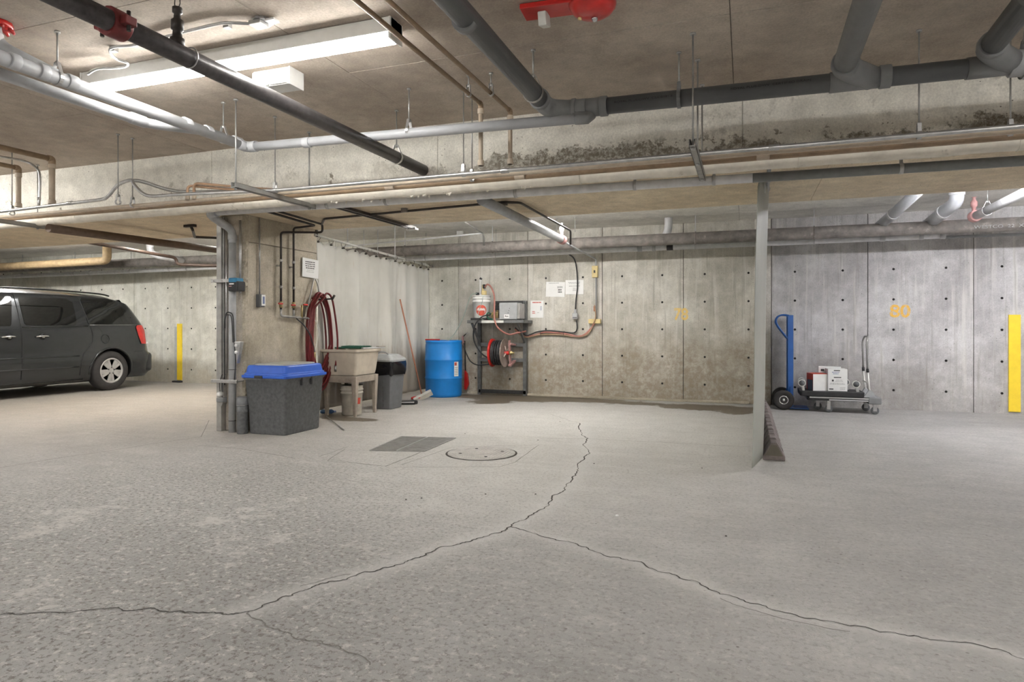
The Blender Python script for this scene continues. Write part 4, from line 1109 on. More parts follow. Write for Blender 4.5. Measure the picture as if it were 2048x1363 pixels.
for dx in (-.012, .012): mb.cyl((.155 + dx, 5.4, 2.15), (.155 + dx, 5.4, 2.31), .004, n=6)
mb.build('hanger_wire', M['steel'], t)

# ------------------------------------------------------------------ FLOOR DRAIN AND MANHOLE
def quadbox(mb, pts, z0, z1):
    mb.prism([(p.x, p.y, z0) for p in pts], (0, 0, z1 - z0))
g = [P(x, y, z=0) for x, y in ((740, 901), (848, 903), (911, 876), (803, 873))]
t = thing('floor_drain', 'rectangular iron grate sunk in the floor before the sink', 'drain', g[0])
mb = MB(); quadbox(mb, g, .0005, .003); mb.build('pit', M['dark'], t)
mb = MB()
for a, b in zip(g, g[1:] + g[:1]): mb.bar(a + Vector((0, 0, .004)), b + Vector((0, 0, .004)), .014, .006)
mb.build('frame', M['iron'], t)
def lerp2(u, v): return (g[0].lerp(g[1], u)).lerp(g[3].lerp(g[2], u), v)
for h in (0, 1):
    gp = None; mb = MB()
    u0, u1 = .02 + .49 * h, .49 + .49 * h
    for k in range(26):
        v = .03 + .94 * k / 25
        mb.bar(lerp2(u0, v) + Vector((0, 0, .006)), lerp2(u1, v) + Vector((0, 0, .006)), .009, .006)
    for k in range(14):
        u = u0 + (u1 - u0) * k / 13
        mb.bar(lerp2(u, .03) + Vector((0, 0, .0055)), lerp2(u, .97) + Vector((0, 0, .0055)), .006, .005)
    gp = mb.build('grate', M['iron'], t, kind='stuff')
mb = MB(); mb.bar(lerp2(.5, .0) + Vector((0, 0, .008)), lerp2(.5, 1) + Vector((0, 0, .008)), .012, .004); mb.build('cross_bar', M['steel'], t)
c = P(963, 906, z=0)
t = thing('manhole_cover', 'round iron manhole cover in the floor right of the grate', 'manhole cover', c)
R = (P(1032, 906, z=0) - P(894, 906, z=0)).length / 2
MB().lathe([(0, .001), (R + .012, .001), (R + .012, .0018), (0, .0018)], c, n=48).build('seat_gap', M['crack'], t)
MB().lathe([(0, .0018), (R - .006, .0018), (R - .006, .006), (0, .006)], c, n=48).build('lid', M['coverm'], t)
mb = MB()
for i in range(-9, 10):
    for j in range(-9, 10):
        if (i * i + j * j) ** .5 < 8.6: mb.cbox(c + Vector((i * R / 9.6, j * R / 9.6, .0068)), (.018, .018, .0025), None)
mb.build('tread_studs', M['coverm'], t, kind='stuff')
mb = MB()
for a in (.6, 2.2, 3.7, 5.3): mb.cyl(c + Vector((cos(a) * R * .62, sin(a) * R * .62, .006)), c + Vector((cos(a) * R * .62, sin(a) * R * .62, .0095)), .014, n=10)
mb.build('lift_hole', M['dark'], t)
# patched concrete around the frames
for pts in ([(690, 898), (655, 921), (772, 932), (840, 905)], [(640, 912), (695, 893)], [(790, 934), (1000, 933), (1030, 924), (1078, 889), (905, 894), (800, 930)], [(803, 873), (740, 901)], [(660, 918), (750, 930), (770, 932), (842, 904)]):
    ribbon(jag(fl(pts), .008, 3), lambda t: .006, .0012).build('patch_edge', M['crackfaint'], floor)

# ------------------------------------------------------------------ COLUMN FITTINGS
t = thing('steel_angle', 'tall galvanised steel channel on the left front of the column', 'channel', (-5.27, 5.5, 0))
mb = MB(); mb.box((-5.33, 5.48, 0), (-5.265, 5.545, 2.29)); mb.build('channel', M['strut'], t, bevel=.004)
MB().box((-5.262, 5.50, .3), (-5.25, 5.545, 2.29)).build('lip', M['steel'], t)
MB().cyl((-5.225, 5.515, .62), (-5.225, 5.515, 2.28), .012, n=10).build('tube', M['steel'], t)
for zz, lab in ((1.60, 'upper steel strap clamping the pipes to the column'), (.54, 'lower steel strap clamping the pipes to the column')):
    t = thing('strut_clamp', lab, 'bracket', (-5.2, 5.43, zz))
    MB().box((-5.345, 5.415, zz - .018), (-5.00, 5.432, zz + .018)).build('bar', M['steel'], t, bevel=.003)
    for xx in (-5.30, -5.19, -5.03): MB().cyl((xx, 5.40, zz), (xx, 5.55, zz), .007, n=6).build('bolt', M['steel'], t)
t = thing('conduit', 'slim steel conduit down the right of the column front to a blue meter', 'conduit', (-5.03, 5.49, 1.45))
MB().cyl((-5.03, 5.50, 1.47), (-5.03, 5.50, 2.24), .012, n=10).build('conduit', M['steel'], t)
MB().box((-5.06, 5.45, 1.50), (-5.0, 5.50, 1.60)).build('fitting', M['greypaint'], t, bevel=.006)
a = P(474, 569, Y=5.44)
t = thing('meter_box', 'small black meter box with blue top on the column front', 'meter', a)
MB().box((a.x - .065, 5.385, a.z - .07), (a.x + .055, 5.50, a.z + .035)).build('body', M['blackplastic'], t, bevel=.01)
MB().box((a.x - .062, 5.381, a.z + .02), (a.x + .045, 5.49, a.z + .07)).build('cap', M['gaugeblue'], t, bevel=.012)
MB().box((a.x - .05, 5.3825, a.z + .0), (a.x + .01, 5.385, a.z + .012)).build('white_label', M['paper'], t)
MB().box((a.x - .055, 5.3825, a.z - .022), (a.x - .02, 5.385, a.z - .015)).build('pink_label', M['redpink'], t)
a = P(519, 601, X=-4.995)
t = thing('switch_box', 'small dark switch box with white plate on the column side', 'switch', a)
MB().box((-5.005, a.y - .045, a.z - .07), (-4.95, a.y + .03, a.z + .07)).build('box', M['abs'], t, bevel=.004)
MB().box((-4.95, a.y - .025, a.z - .055), (-4.943, a.y + .035, a.z + .065)).build('plate', M['paper'], t, bevel=.002)
MB().box((-4.943, a.y - .01, a.z - .035), (-4.94, a.y + .018, a.z + .045)).build('rocker', M['inkblue'], t)
MB().cyl((-4.985, a.y - .01, a.z + .07), (-4.985, a.y - .01, 2.30), .009, n=8).build('conduit', M['strut'], t)
t = thing('cable_loop', 'black cable looped over the grey downpipe on the column', 'cable', (-5.15, 5.42, .6))
MB().tube(catmull([(-5.18, 5.44, .50), (-5.175, 5.43, .9), (-5.17, 5.425, 1.15), (-5.14, 5.42, 1.25), (-5.10, 5.42, 1.265), (-5.05, 5.42, 1.22), (-5.045, 5.43, 1.0), (-5.035, 5.44, .75), (-5.06, 5.45, .55)], 6), .006, 8).build('cable', M['black'], t)
MB().tube(catmull([(-5.16, 5.425, 1.1), (-5.14, 5.41, 1.22), (-5.10, 5.41, 1.24), (-5.06, 5.41, 1.2), (-5.05, 5.42, .95)], 6), .005, 8).build('inner_cable', M['black'], t)
t = thing('work_light', 'grey metal clip lamp wedged beside the downpipe low on the column', 'lamp', P(473, 702, Y=5.42))
a = P(473, 702, Y=5.42)
MB().prism([a + Vector((-.03, 0, .1)), a + Vector((.055, 0, .1)), a + Vector((.0, 0, -.13))], (0, .05, 0)).build('reflector', M['steel'], t, bevel=.006)
for k in range(2): MB().lathe([(0, -.02), (.016, -.02), (.02, 0), (0, 0)], a + Vector((.005, -.0, .06 - .07 * k)), axis=(0, 1, 0), n=12).build('lens', M['lampclear'], t)
t = thing('pull_station', 'small grey valve with white dial tied to the column foot', 'valve', P(443, 800, Y=5.42))
a = P(443, 795, Y=5.42)
MB().cbox(a + Vector((0, 0, -.02)), (.09, .06, .05)).build('body', M['abs_fit'], t, bevel=.008)
MB().lathe([(0, -.02), (.022, -.02), (.026, 0), (.026, .03), (0, .03)], a + Vector((0, -.03, .04)), axis=(0, 1, 0), n=14).build('dial', M['white'], t)
MB().prism([a + Vector((-.035, -.01, -.045)), a + Vector((.03, -.01, -.045)), a + Vector((.0, -.01, -.10))], (0, .02, 0)).build('tag', M['strut'], t, bevel=.003)
for dx in (-.02, .02): MB().tube(catmull([a + Vector((dx, 0, .06)), a + Vector((dx - .005, .0, .16)), a + Vector((dx + .03, .0, .25))], 5), .004, 6).build('wire', M['black'], t)
c = P(485, 862, Y=5.42); cx, cy = -4.945, 5.44
t = thing('ash_tube', 'short dark capped cylinder standing at the column foot', 'canister', (cx, cy, 0))
MB().lathe([(0, 0), (.052, 0), (.056, .01), (.056, .22), (.06, .225), (.06, .24), (.056, .245), (.056, .32)], (cx, cy, 0), n=22).build('body', M['tub'], t)
MB().lathe([(.06, .30), (.062, .31), (.062, .335), (.06, .34), (.06, .375), (.045, .385), (0, .387)], (cx, cy, 0), n=22).build('cap', M['can'], t)
MB().torus((cx, cy, .30), (0, 0, 1), .061, .004, n=24, m=6).build('ring', M['steel'], t)
# sign on column
def words(mb, org, ux, uz, w, h, rows, seed, hh=.45, ctr=True, lo=.5):
    r = random.Random(seed)
    for k in range(rows):
        y = h / 2 - (k + .5) * h / rows; L = w * r.uniform(lo, 1); x = -L / 2 if ctr else -w / 2
        e = x + L
        while x < e:
            q = min(r.uniform(.03, .12) * w, e - x); p = org + ux * x + uz * y
            mb.add([p, p + ux * q, p + ux * q + uz * h / rows * hh, p + uz * h / rows * hh], [(0, 1, 2, 3)])
            x += q + .025 * w
uy = Vector((0, 1, 0)); uz = Vector((0, 0, 1)); ux = Vector((1, 0, 0))
t = thing('notice', 'white laminated notice hanging at the rear edge of the column', 'sign', (-4.99, 6.6, 1.7))
y0, y1 = 6.46, 6.78
Mr = Matrix.Translation((-4.985, 6.62, 1.825)) @ Matrix.Rotation(radians(-2), 4, 'X')
MB().box((-.004, -.155, -.115), (.004, .155, .115), Mr).build('board', M['paper'], t, bevel=.002)
mb = MB(); words(mb, Vector((-4.980, 6.61, 1.855)), uy, uz, .20, .10, 4, 5, .5, lo=.75); mb.build('print', M['ink'], t)
mb = MB(); words(mb, Vector((-4.980, 6.61, 1.785)), uy, uz, .17, .04, 2, 8, .4, lo=.7); mb.build('fine_print', M['inkgrey'], t)
# valves and taps on the black risers
t = thing('tap_manifold', 'pipe manifold with three red handles at the foot of the risers', 'tap', (-4.95, 6.1, 1.25))
MB().tube(rounded([(-4.955, 6.05, 1.31), (-4.955, 6.05, 1.235), (-4.94, 6.52, 1.215)], .03), .0135, 10).build('pipe', M['strut'], t)
MB().tube([(-4.955, 6.27, 1.31), (-4.955, 6.27, 1.225)], .0135, 10).build('drop', M['strut'], t)
for yy in (6.05, 6.27): MB().cyl((-4.955, yy, 1.33), (-4.955, yy, 1.40), .021, n=10).build('valve_body', M['brass'], t)
for yy, zz in ((5.98, 1.375), (6.20, 1.365), (6.42, 1.375)):
    MB().bar((-4.93, yy, zz), (-4.93, yy + .07, zz), .02, .018).build('handle', M['red'], t, label='red lever handle', bevel=.005)
MB().cyl((-4.94, 6.40, 1.37), (-4.94, 6.40, 1.22), .013, n=10).build('valve_stem', M['brass'], t)
t = thing('thin_hose', 'thin black and clear hoses joining at a tap above the tub', 'hose', (-4.92, 6.4, 1.2))
MB().tube(catmull([(-4.93, 6.29, 1.21), (-4.90, 6.40, 1.12), (-4.88, 6.50, .98), (-4.88, 6.56, .80)], 6), .008, 8).build('black_hose', M['black'], t)
MB().tube(catmull([(-4.93, 6.50, 1.215), (-4.90, 6.60, 1.19), (-4.88, 6.64, 1.08), (-4.88, 6.60, .92), (-4.88, 6.56, .80)], 6), .006, 8).build('clear_hose', M['lens'], t)
MB().cyl((-4.88, 6.56, .745), (-4.88, 6.56, .81), .013, n=10).build('connector', M['brass'], t)
# red hose coil on a hook
t = thing('garden_hose', 'coil of dark red hose hung on a hook at the column corner', 'hose', (-4.9, 6.67, .4))
pts = []
turns = 11
for k in range(turns):
    x = -4.968 + .021 * (k % 4) + .016 * (k // 4); dw = .006 * ((k * 5) % 7); bot = .36 + .065 * ((k * 3) % 5)
    hw = .185 + dw * .8
    cy = 6.705 + .008 * ((k * 2) % 3)
    zt = 1.47 + .015 * (k % 3)
    pts += [(x, cy - .07, zt - .015), (x + .004, cy, zt + .03), (x, cy + .07, zt - .015), (x, cy + hw * .85, zt - .2), (x, cy + hw * 1.12, zt - .55), (x + .004, cy + hw * .95, bot + .22), (x, cy + hw * .35, bot + .01), (x, cy - hw * .3, bot), (x, cy - hw * .85, bot + .24), (x + .004, cy - hw * 1.02, zt - .5), (x, cy - hw * .8, zt - .17)]
pts += [(-4.80, 6.62, 1.45), (-4.80, 6.70, 1.52), (-4.79, 6.80, 1.42), (-4.79, 6.90, .95), (-4.80, 6.87, .62)]
MB().tube(catmull(pts, 5), .012, 8).build('coil', M['hose'], t)
MB().cyl((-4.80, 6.87, .56), (-4.80, 6.87, .63), .015, n=10).build('connector', M['steel'], t, label='silver hose connector')
t = thing('hose_hook', 'dark steel hook and cable holding the red hose coil', 'hook', (-4.97, 6.68, 1.5))
MB().tube(catmull([(-4.95, 6.52, 1.36), (-4.95, 6.58, 1.52), (-4.96, 6.65, 1.68), (-4.96, 6.69, 1.69), (-4.95, 6.72, 1.62), (-4.95, 6.75, 1.50)], 5), .009, 8).build('frame', M['strut'], t)
MB().cyl((-5.0, 6.69, 1.44), (-4.74, 6.72, 1.455), .010, n=8).build('peg', M['blackpipe'], t)
MB().cyl((-4.75, 6.72, 1.44), (-4.72, 6.74, 1.50), .014, n=8).build('peg_tip', M['blackpipe'], t)

# ------------------------------------------------------------------ GREY TUB WITH BLUE LID
t = thing('recycling_tub', 'large dark grey plastic tub with a bright blue lid beside the column', 'bin', (-4.65, 5.75, 0))
def rrect(cx, cy, hx, hy, z, r=.04, k=4, Mx=None):
    out = []
    for sx, sy, a0 in ((1, 1, 0), (-1, 1, pi / 2), (-1, -1, pi), (1, -1, 3 * pi / 2)):
        for i in range(k + 1):
            a = a0 + (pi / 2) * i / k
            p = Vector((cx + sx * (hx - r) + r * cos(a), cy + sy * (hy - r) + r * sin(a), z)); out.append(Mx @ p if Mx is not None else p)
    return out
bcx, bcy = -4.655, 5.755
prof = [(.0, .225, .285), (.012, .232, .292), (.30, .244, .305), (.305, .249, .31), (.56, .262, .325), (.565, .275, .338), (.60, .278, .340), (.602, .262, .325), (.30, .238, .30), (.03, .22, .28)]
MB().rings([rrect(bcx, bcy, hx, hy, z) for z, hx, hy in prof], True).build('tub', M['tub'], t, bevel=.0)
ld = MB().rings([rrect(bcx, bcy, hx, hy, z, .045) for z, hx, hy in [(.585, .292, .352), (.612, .294, .354), (.618, .275, .335), (.632, .273, .333), (.637, .262, .322), (.70, .252, .312), (.712, .243, .303), (.714, .235, .295)]], False).build('lid', M['bluelid'], t, bevel=.004)
MB().rings([rrect(bcx, bcy, hx, hy, z, .03) for z, hx, hy in [(.713, .20, .26), (.728, .195, .255), (.73, .185, .245)]], False).build('lid_panel', M['lidgrey'], ld)
MB().box((bcx - .1, bcy - .362, .585), (bcx + .0, bcy - .345, .612)).build('latch', M['black'], t, bevel=.003)
for dy in (-.09, .07): MB().box((bcx + .262, bcy + dy, .50), (bcx + .282, bcy + dy + .02, .58)).build('rib', M['black'], t, bevel=.004)

# ------------------------------------------------------------------ SINK
t = thing('utility_sink', 'stained beige plastic utility sink on four legs by the curtain', 'sink', (-4.76, 7.12, 0))
scx, scy = -4.745, 7.13
rings = [rrect(scx, scy, hx, hy, z, .03) for z, hx, hy in [(.50, .20, .22), (.51, .215, .235), (.56, .225, .245), (.79, .25, .27), (.80, .275, .295), (.83, .275, .295), (.832, .24, .26), (.60, .20, .22), (.53, .10, .1)]]
MB().rings(rings, False).build('basin', M['sink'], t, bevel=.006)
MB().rings([rrect(scx, scy, hx, hy, z, .02) for z, hx, hy in [(.42, .228, .248), (.50, .232, .252), (.505, .22, .24), (.42, .215, .235)]], False).build('apron', M['sinkleg'], t, bevel=.004)
for sx in (-1, 1):
    for sy in (-1, 1):
        x, y = scx + sx * .205, scy + sy * .225
        MB().rings([[Vector((x + a * w2, y + b * w2, z)) for a, b in ((-1, -1), (1, -1), (1, 1), (-1, 1))] for z, w2 in ((0, .018), (.44, .034), (.50, .036))]).build('leg', M['sinkleg'], t, bevel=.006)
# rug bits on the sink
t = thing('scrub_pad', 'flat green bristled mat lying across the sink top', 'mat', (-4.76, 7.15, .835))
mb = MB()
for i in range(26):
    for j in range(7):
        a = Vector((scx - .16 + i * .013, scy + .02 + j * .03, .848)); mb.cyl(a, a + Vector((rnd.uniform(-.004, .004), rnd.uniform(-.004, .004), .02)), .006, .003, n=5)
mb.build('bristles', M['green'], t, kind='stuff')
MB().box((scx - .25, scy + .0, .834), (scx + .19, scy + .23, .85)).build('backing', M['green'], t, bevel=.003)
t = thing('brush', 'white brush laid on the right edge of the sink', 'brush', (-4.5, 7.3, .84))
Mx = Matrix.Translation((-4.50, 7.25, .834)) @ Matrix.Rotation(radians(75), 4, 'Z')
MB().box((-.18, -.02, .0), (.2, .02, .018), Mx).build('handle', M['pvc_w'], t, bevel=.006)
MB().box((.08, -.03, .018), (.2, .03, .03), Mx).build('head', M['bristle'], t, bevel=.006)
t = thing('bucket', 'dirty white ribbed bucket with red label standing under the sink', 'bucket', (-4.72, 7.12, 0))
MB().lathe([(0, 0), (.115, 0), (.12, .01), (.135, .27), (.142, .272), (.142, .285), (.136, .287), (.137, .31), (.145, .312), (.145, .325), (.138, .327), (.14, .365), (.146, .367), (.146, .375), (.132, .376), (.115, .02)], (-4.715, 7.10, 0), n=28).build('pail', M['bucketdirty'], t)
mb = MB()
def decal(cx, cy, r0, z0, z1, a0, a1, n=10, rt=None):
    vs = []
    rt = rt or r0
    for i in range(n + 1):
        a = a0 + (a1 - a0) * i / n
        vs += [(cx + r0 * cos(a), cy + r0 * sin(a), z0), (cx + rt * cos(a), cy + rt * sin(a), z1)]
    return vs, [(2 * i, 2 * i + 2, 2 * i + 3, 2 * i + 1) for i in range(n)]
v_, f_ = decal(-4.715, 7.10, .1315, .14, .22, -.9, -.1, rt=.136); mb.add(v_, f_); mb.build('red_label', M['inkred'], t)
MB().tube(catmull([(-4.60, 7.02, .31), (-4.585, 7.0, .2), (-4.58, 7.03, .12), (-4.585, 7.12, .09)], 5), .003, 6).build('handle', M['steel'], t)
t = thing('plastic_bottle', 'crumpled blue bottle lying on the floor under the sink', 'bottle', P(655, 826, z=0))
a = P(655, 827, z=0); 
MB().lathe([(0, -.09), (.025, -.088), (.03, -.06), (.026, -.03), (.03, 0), (.027, .03), (.03, .05), (.012, .085), (.012, .1), (0, .1)], a + Vector((0, 0, .03)), axis=(1, .3, 0), n=14).build('bottle', M['bottle'], t)
MB().lathe([(.014, .09), (.014, .108), (0, .108)], a + Vector((0, 0, .03)), axis=(1, .3, 0), n=12).build('cap', M['inkblue'], t)
t = thing('floor_stick', 'thin dark stick on the floor running out from under the sink', 'stick', P(688, 859, z=0))
MB().tube([P(653, 832, z=.02), P(688, 859, z=.008)], .006, 8).build('stick', M['strut'], t)
# trash can
tx, ty = -4.63, 7.83
t = thing('trash_can', 'grey trash can with a black bag hanging under its lid', 'trash can', (tx, ty, 0))
MB().rings([rrect(tx, ty, hx, hy, z, .03) for z, hx, hy in [(0, .135, .15), (.01, .14, .155), (.60, .175, .19), (.605, .185, .20), (.64, .187, .202), (.642, .17, .185), (.05, .13, .145)]], False).build('body', M['can'], t, bevel=.004)
for dx in (-.06, .03): MB().bar((tx + dx, ty - .162, .03), (tx + dx * 1.1, ty - .185, .42), .008, .008).build('rib', M['tub'], t)
mb = MB(); R_ = []
for z, hx, hy in [(.645, .19, .205), (.60, .195, .21), (.52, .192, .208), (.455, .182, .198)]:
    q = rrect(tx, ty, hx, hy, z, .04, 6)
    R_.append([p + Vector((rnd.uniform(-.006, .006), rnd.uniform(-.006, .006), rnd.uniform(-.02, .02) if z < .5 else 0)) for p in q])
mb.rings(R_, True, False).build('bag', M['bag'], t)
MB().rings([rrect(tx, ty, hx, hy, z, .05) for z, hx, hy in [(.64, .195, .21), (.665, .195, .21), (.69, .18, .195), (.735, .12, .14), (.74, .1, .12)]], False).build('lid', M['canlid'], t, bevel=.006)
MB().tube(catmull([(tx - .13, ty - .1, .70), (tx - .05, ty - .12, .765), (tx + .05, ty - .12, .76), (tx + .12, ty - .12, .70)], 5), .009, 8).build('handle', M['canlid'], t)

# squeegee broom, dustpan, brush
t = thing('push_broom', 'push broom with long reddish handle leaning on the curtain', 'broom', (-4.8, 9.1, 0))
hb, ht_ = P(846, 788, X=-4.72), P(800, 598, X=-4.97)
hb = Vector((-4.65, 8.87, .09)); ht_ = P(800, 598, X=-4.97)
MB().cyl(hb, ht_, .011, n=10).build('handle', M['wood'], t)
Mx = Matrix.Translation((-4.64, 8.88, .06)) @ Matrix.Rotation(radians(35), 4, 'Z') @ Matrix.Rotation(radians(-25), 4, 'Y')
MB().box((-.15, -.035, 0), (.15, .035, .035), Mx).build('block', M['lens'], t, bevel=.008)
MB().box((-.15, -.03, -.055), (.15, .03, 0), Mx).build('bristles', M['bristle'], t)
t = thing('dustpan', 'black dustpan lying on the floor left of the broom', 'dustpan', P(805, 808, z=0))
a = P(808, 808, z=0); Mx = Matrix.Translation(a) @ Matrix.Rotation(radians(25), 4, 'Z')
MB().prism([(-.2, -.08, 0), (.16, -.07, 0), (.2, .0, 0), (.16, .07, 0), (-.2, .08, 0)], (0, 0, .055), Mx).build('pan', M['blackplastic'], t, bevel=.015)
MB().box((-.14, -.085, .03), (.15, -.078, .045), Mx).build('white_strip', M['alu'], t)
t = thing('hand_brush', 'small red hand brush beside the broom head', 'brush', P(835, 797, z=0))
a = P(834, 799, z=0) + Vector((0, 0, .03))
MB().lathe([(0, -.09), (.02, -.085), (.028, -.03), (.03, .03), (.02, .07), (0, .075)], a, axis=(1, .5, .1), n=12).build('handle', M['red'], t)

# ------------------------------------------------------------------ BLUE BARREL
bx, by = -4.57, 9.48
t = thing('barrel', 'bright blue plastic drum standing against the back wall', 'barrel', (bx, by, 0))
prof = [(0, 0), (.27, 0), (.285, .012), (.292, .05), (.296, .28), (.302, .29), (.302, .305), (.296, .315), (.298, .57), (.304, .58), (.304, .595), (.298, .605), (.293, .82), (.285, .85), (.292, .865), (.292, .89), (.28, .895), (.27, .875), (0, .872)]
MB().lathe(prof, (bx, by, 0), n=44).build('drum', M['barrel'], t)
MB().lathe([(0, 0), (.03, 0), (.03, .02), (0, .022)], (bx + .12, by - .1, .873), n=14).build('bung', M['pvc_w'], t)
mb = MB(); v_, f_ = decal(bx, by, .3005, .33, .56, -.55, -.25); mb.add(v_, f_); lb = mb.build('label', M['paper'], t, label='white label with a red corner')
mb = MB(); v_, f_ = decal(bx, by, .3012, .50, .55, -.53, -.38); mb.add(v_, f_)
mb.build('red_mark', M['inkred'], lb)
mb = MB()
for k in range(5): v_, f_ = decal(bx, by, .3012, .35 + k * .028, .362 + k * .028, -.52, -.3, 4); mb.add(v_, f_)
mb.build('print', M['inkgrey'], lb)
t = thing('scraper', 'red handled scraper lying on top of the blue barrel', 'tool', (bx - .1, by - .1, .9))
MB().bar((bx - .27, by - .12, .905), (bx - .02, by - .10, .905), .025, .022).build('handle', M['red'], t, bevel=.006)
MB().bar((bx - .03, by - .10, .903), (bx + .24, by - .04, .903), .012, .008).build('shaft', M['strut'], t)

# ------------------------------------------------------------------ PRESSURE WASHER STATION
t = thing('wash_station_frame', 'grey steel wall frame carrying the pressure washer', 'stand', (-3.72, 9.8, 0))
yb = 9.90
for xx, zt in ((-4.12, 1.18), (-3.33, 1.53)):
    MB().box((xx - .028, yb - .03, 0), (xx + .028, yb + .03, zt)).build('post', M['frame'], t, bevel=.003)
for zz, lab in ((.82, 0), (.575, 0)):
    MB().box((-4.1, yb - .03, zz - .03), (-3.35, yb + .0, zz + .03)).build('cross_bar', M['frame'], t, bevel=.003)
MB().box((-4.13, yb - .03, .03), (-3.31, yb + .02, .085)).build('foot_bar', M['framedark'], t)
MB().box((-3.86, yb - .02, 1.48), (-3.30, yb + .02, 1.53)).build('top_bar', M['framedark'], t)
MB().box((-3.86, yb - .02, 1.38), (-3.62, yb + .02, 1.46)).build('top_bar', M['framedark'], t)
MB().box((-4.17, 9.50, 1.17), (-3.22, 9.95, 1.215)).build('shelf', M['frame'], t, bevel=.004)
MB().box((-3.92, 9.494, 1.172), (-3.55, 9.50, 1.212)).build('shelf_sticker', M['lens'], t, label='torn pale sticker on the shelf edge')
MB().box((-4.12, 9.52, 1.215), (-3.86, 9.80, 1.25)).build('base_block', M['framedark'], t, bevel=.004)
MB().bar((-4.10, 9.53, 1.17), (-4.09, 9.88, .80), .03, .03).build('brace', M['frame'], t)
MB().bar((-3.33, 9.53, 1.17), (-3.33, 9.88, .86), .03, .03).build('brace', M['frame'], t)
# bucket with dispenser
kx, ky = -3.985, 9.65
t = thing('bucket', 'white bucket with a red round logo on the washer shelf', 'bucket', (kx, ky, 1.25))
MB().lathe([(0, 0), (.118, 0), (.122, .008), (.14, .25), (.147, .252), (.147, .268), (.141, .27), (.142, .30), (.150, .302), (.150, .318), (.143, .32), (.145, .345), (.152, .347), (.152, .362), (0, .37)], (kx, ky, 1.25), n=30).build('pail', M['bucket'], t)
ang = -pi / 2 + .36
mb = MB(); vs = []; fs = []
def on_bucket(a, z, dr=.0012):
    r = .122 + (.14 - .122) * (z - .008) / .242 + dr
    return (kx + r * cos(ang + a), ky + r * sin(ang + a), 1.25 + z)
n = 28; cz = .122; R0 = .086
vs = [on_bucket(0, cz)]
for ring in (.5, 1.):
    for i in range(n): tt = 2 * pi * i / n; vs.append(on_bucket(R0 * ring * cos(tt) / .131, cz + R0 * ring * sin(tt)))
fs = [(0, 1 + i, 1 + (i + 1) % n) for i in range(n)] + [(1 + i, 1 + n + i, 1 + n + (i + 1) % n, 1 + (i + 1) % n) for i in range(n)]
mb.add(vs, fs); lg = mb.build('red_disc', M['inkred'], t, label='round red printed logo')
mb = MB()
for i in range(7):
    a0 = (-.062 + i * .0175) / .131; h = .036 + .006 * ((i * 3) % 2)
    for (u0, u1, z0, z1) in ((0, .006, 0, h), (.006, .012, h * .35, h * .6), (.010, .015, 0, h)):
        mb.add([on_bucket(a0 + u0 / .131, cz - .004 + z0, .002), on_bucket(a0 + u1 / .131, cz - .004 + z0, .002), on_bucket(a0 + u1 / .131, cz - .004 + z1, .002), on_bucket(a0 + u0 / .131, cz - .004 + z1, .002)], [(0, 1, 2, 3)])
mb.add([on_bucket(-.05 / .131, cz - .045, .002), on_bucket(.05 / .131, cz - .045, .002), on_bucket(.05 / .131, cz - .040, .002), on_bucket(-.05 / .131, cz - .040, .002)], [(0, 1, 2, 3)])
mb.build('white_lettering', M['paper'], lg)
t = thing('soap_dispenser', 'white and yellow dispensing valve standing on the shelf bucket', 'dispenser', (kx, ky, 1.62))
MB().lathe([(0, 0), (.018, 0), (.018, .22), (.022, .222), (.022, .25), (0, .255)], (kx - .02, ky, 1.618), n=12).build('tube', M['paper'], t)
MB().cyl((kx - .02, ky, 1.87), (kx + .0, ky, 1.895), .022, n=10).build('cap', M['blackplastic'], t)
MB().cyl((kx + .03, ky - .01, 1.62), (kx + .03, ky - .01, 1.78), .016, n=10).build('stem', M['yellowbox'], t)
MB().box((kx + .02, ky - .06, 1.62), (kx + .09, ky + .01, 1.69)).build('valve', M['yellowbox'], t, bevel=.01)
MB().box((kx + .03, ky - .03, 1.72), (kx + .07, ky + .02, 1.79)).build('knob', M['blackplastic'], t, bevel=.01)
MB().box((kx - .09, ky - .03, 1.618), (kx - .04, ky + .03, 1.66)).build('inlet', M['blackplastic'], t, bevel=.006)
t = thing('washer_pump', 'grey boxed pressure washer motor with white tag on the shelf', 'pump', (-3.5, 9.7, 1.215))
MB().box((-3.64, 9.54, 1.225), (-3.345, 9.80, 1.49)).build('housing', M['pump'], t, bevel=.008)
MB().box((-3.345, 9.55, 1.235), (-3.30, 9.79, 1.475)).build('side_panel', M['strut'], t, bevel=.006)
MB().box((-3.555, 9.536, 1.245), (-3.47, 9.54, 1.305)).build('tag', M['paper'], t)
text('Run', .035, (-3.512, 9.5355, 1.276), R_Y, M['ink'], 'tag_lettering', t, ext=.0003, bold=.001)
for k in range(3): MB().cyl((-3.49 + .012 * k, 9.5405, 1.33 + .035 * k), (-3.49 + .012 * k, 9.538, 1.33 + .035 * k), .006, n=8).build('screw', M['ink'], t)
MB().box((-3.63, 9.56, 1.215), (-3.31, 9.79, 1.226)).build('feet', M['black'], t)
MB().cyl((-3.68, 9.66, 1.30), (-3.64, 9.66, 1.30), .06, n=18).build('flange', M['blackpipe'], t)
MB().box((-3.80, 9.60, 1.25), (-3.68, 9.70, 1.345)).build('pump_head', M['brass'], t, bevel=.012)
mb = MB()
for k in range(3): mb.cyl((-3.78 + .04 * k, 9.60, 1.30), (-3.78 + .04 * k, 9.575, 1.30), .014, n=6)
for k in range(2): mb.cyl((-3.77 + .06 * k, 9.65, 1.34), (-3.77 + .06 * k, 9.65, 1.375), .014, n=6)
mb.build('pump_cap', M['brass'], t)
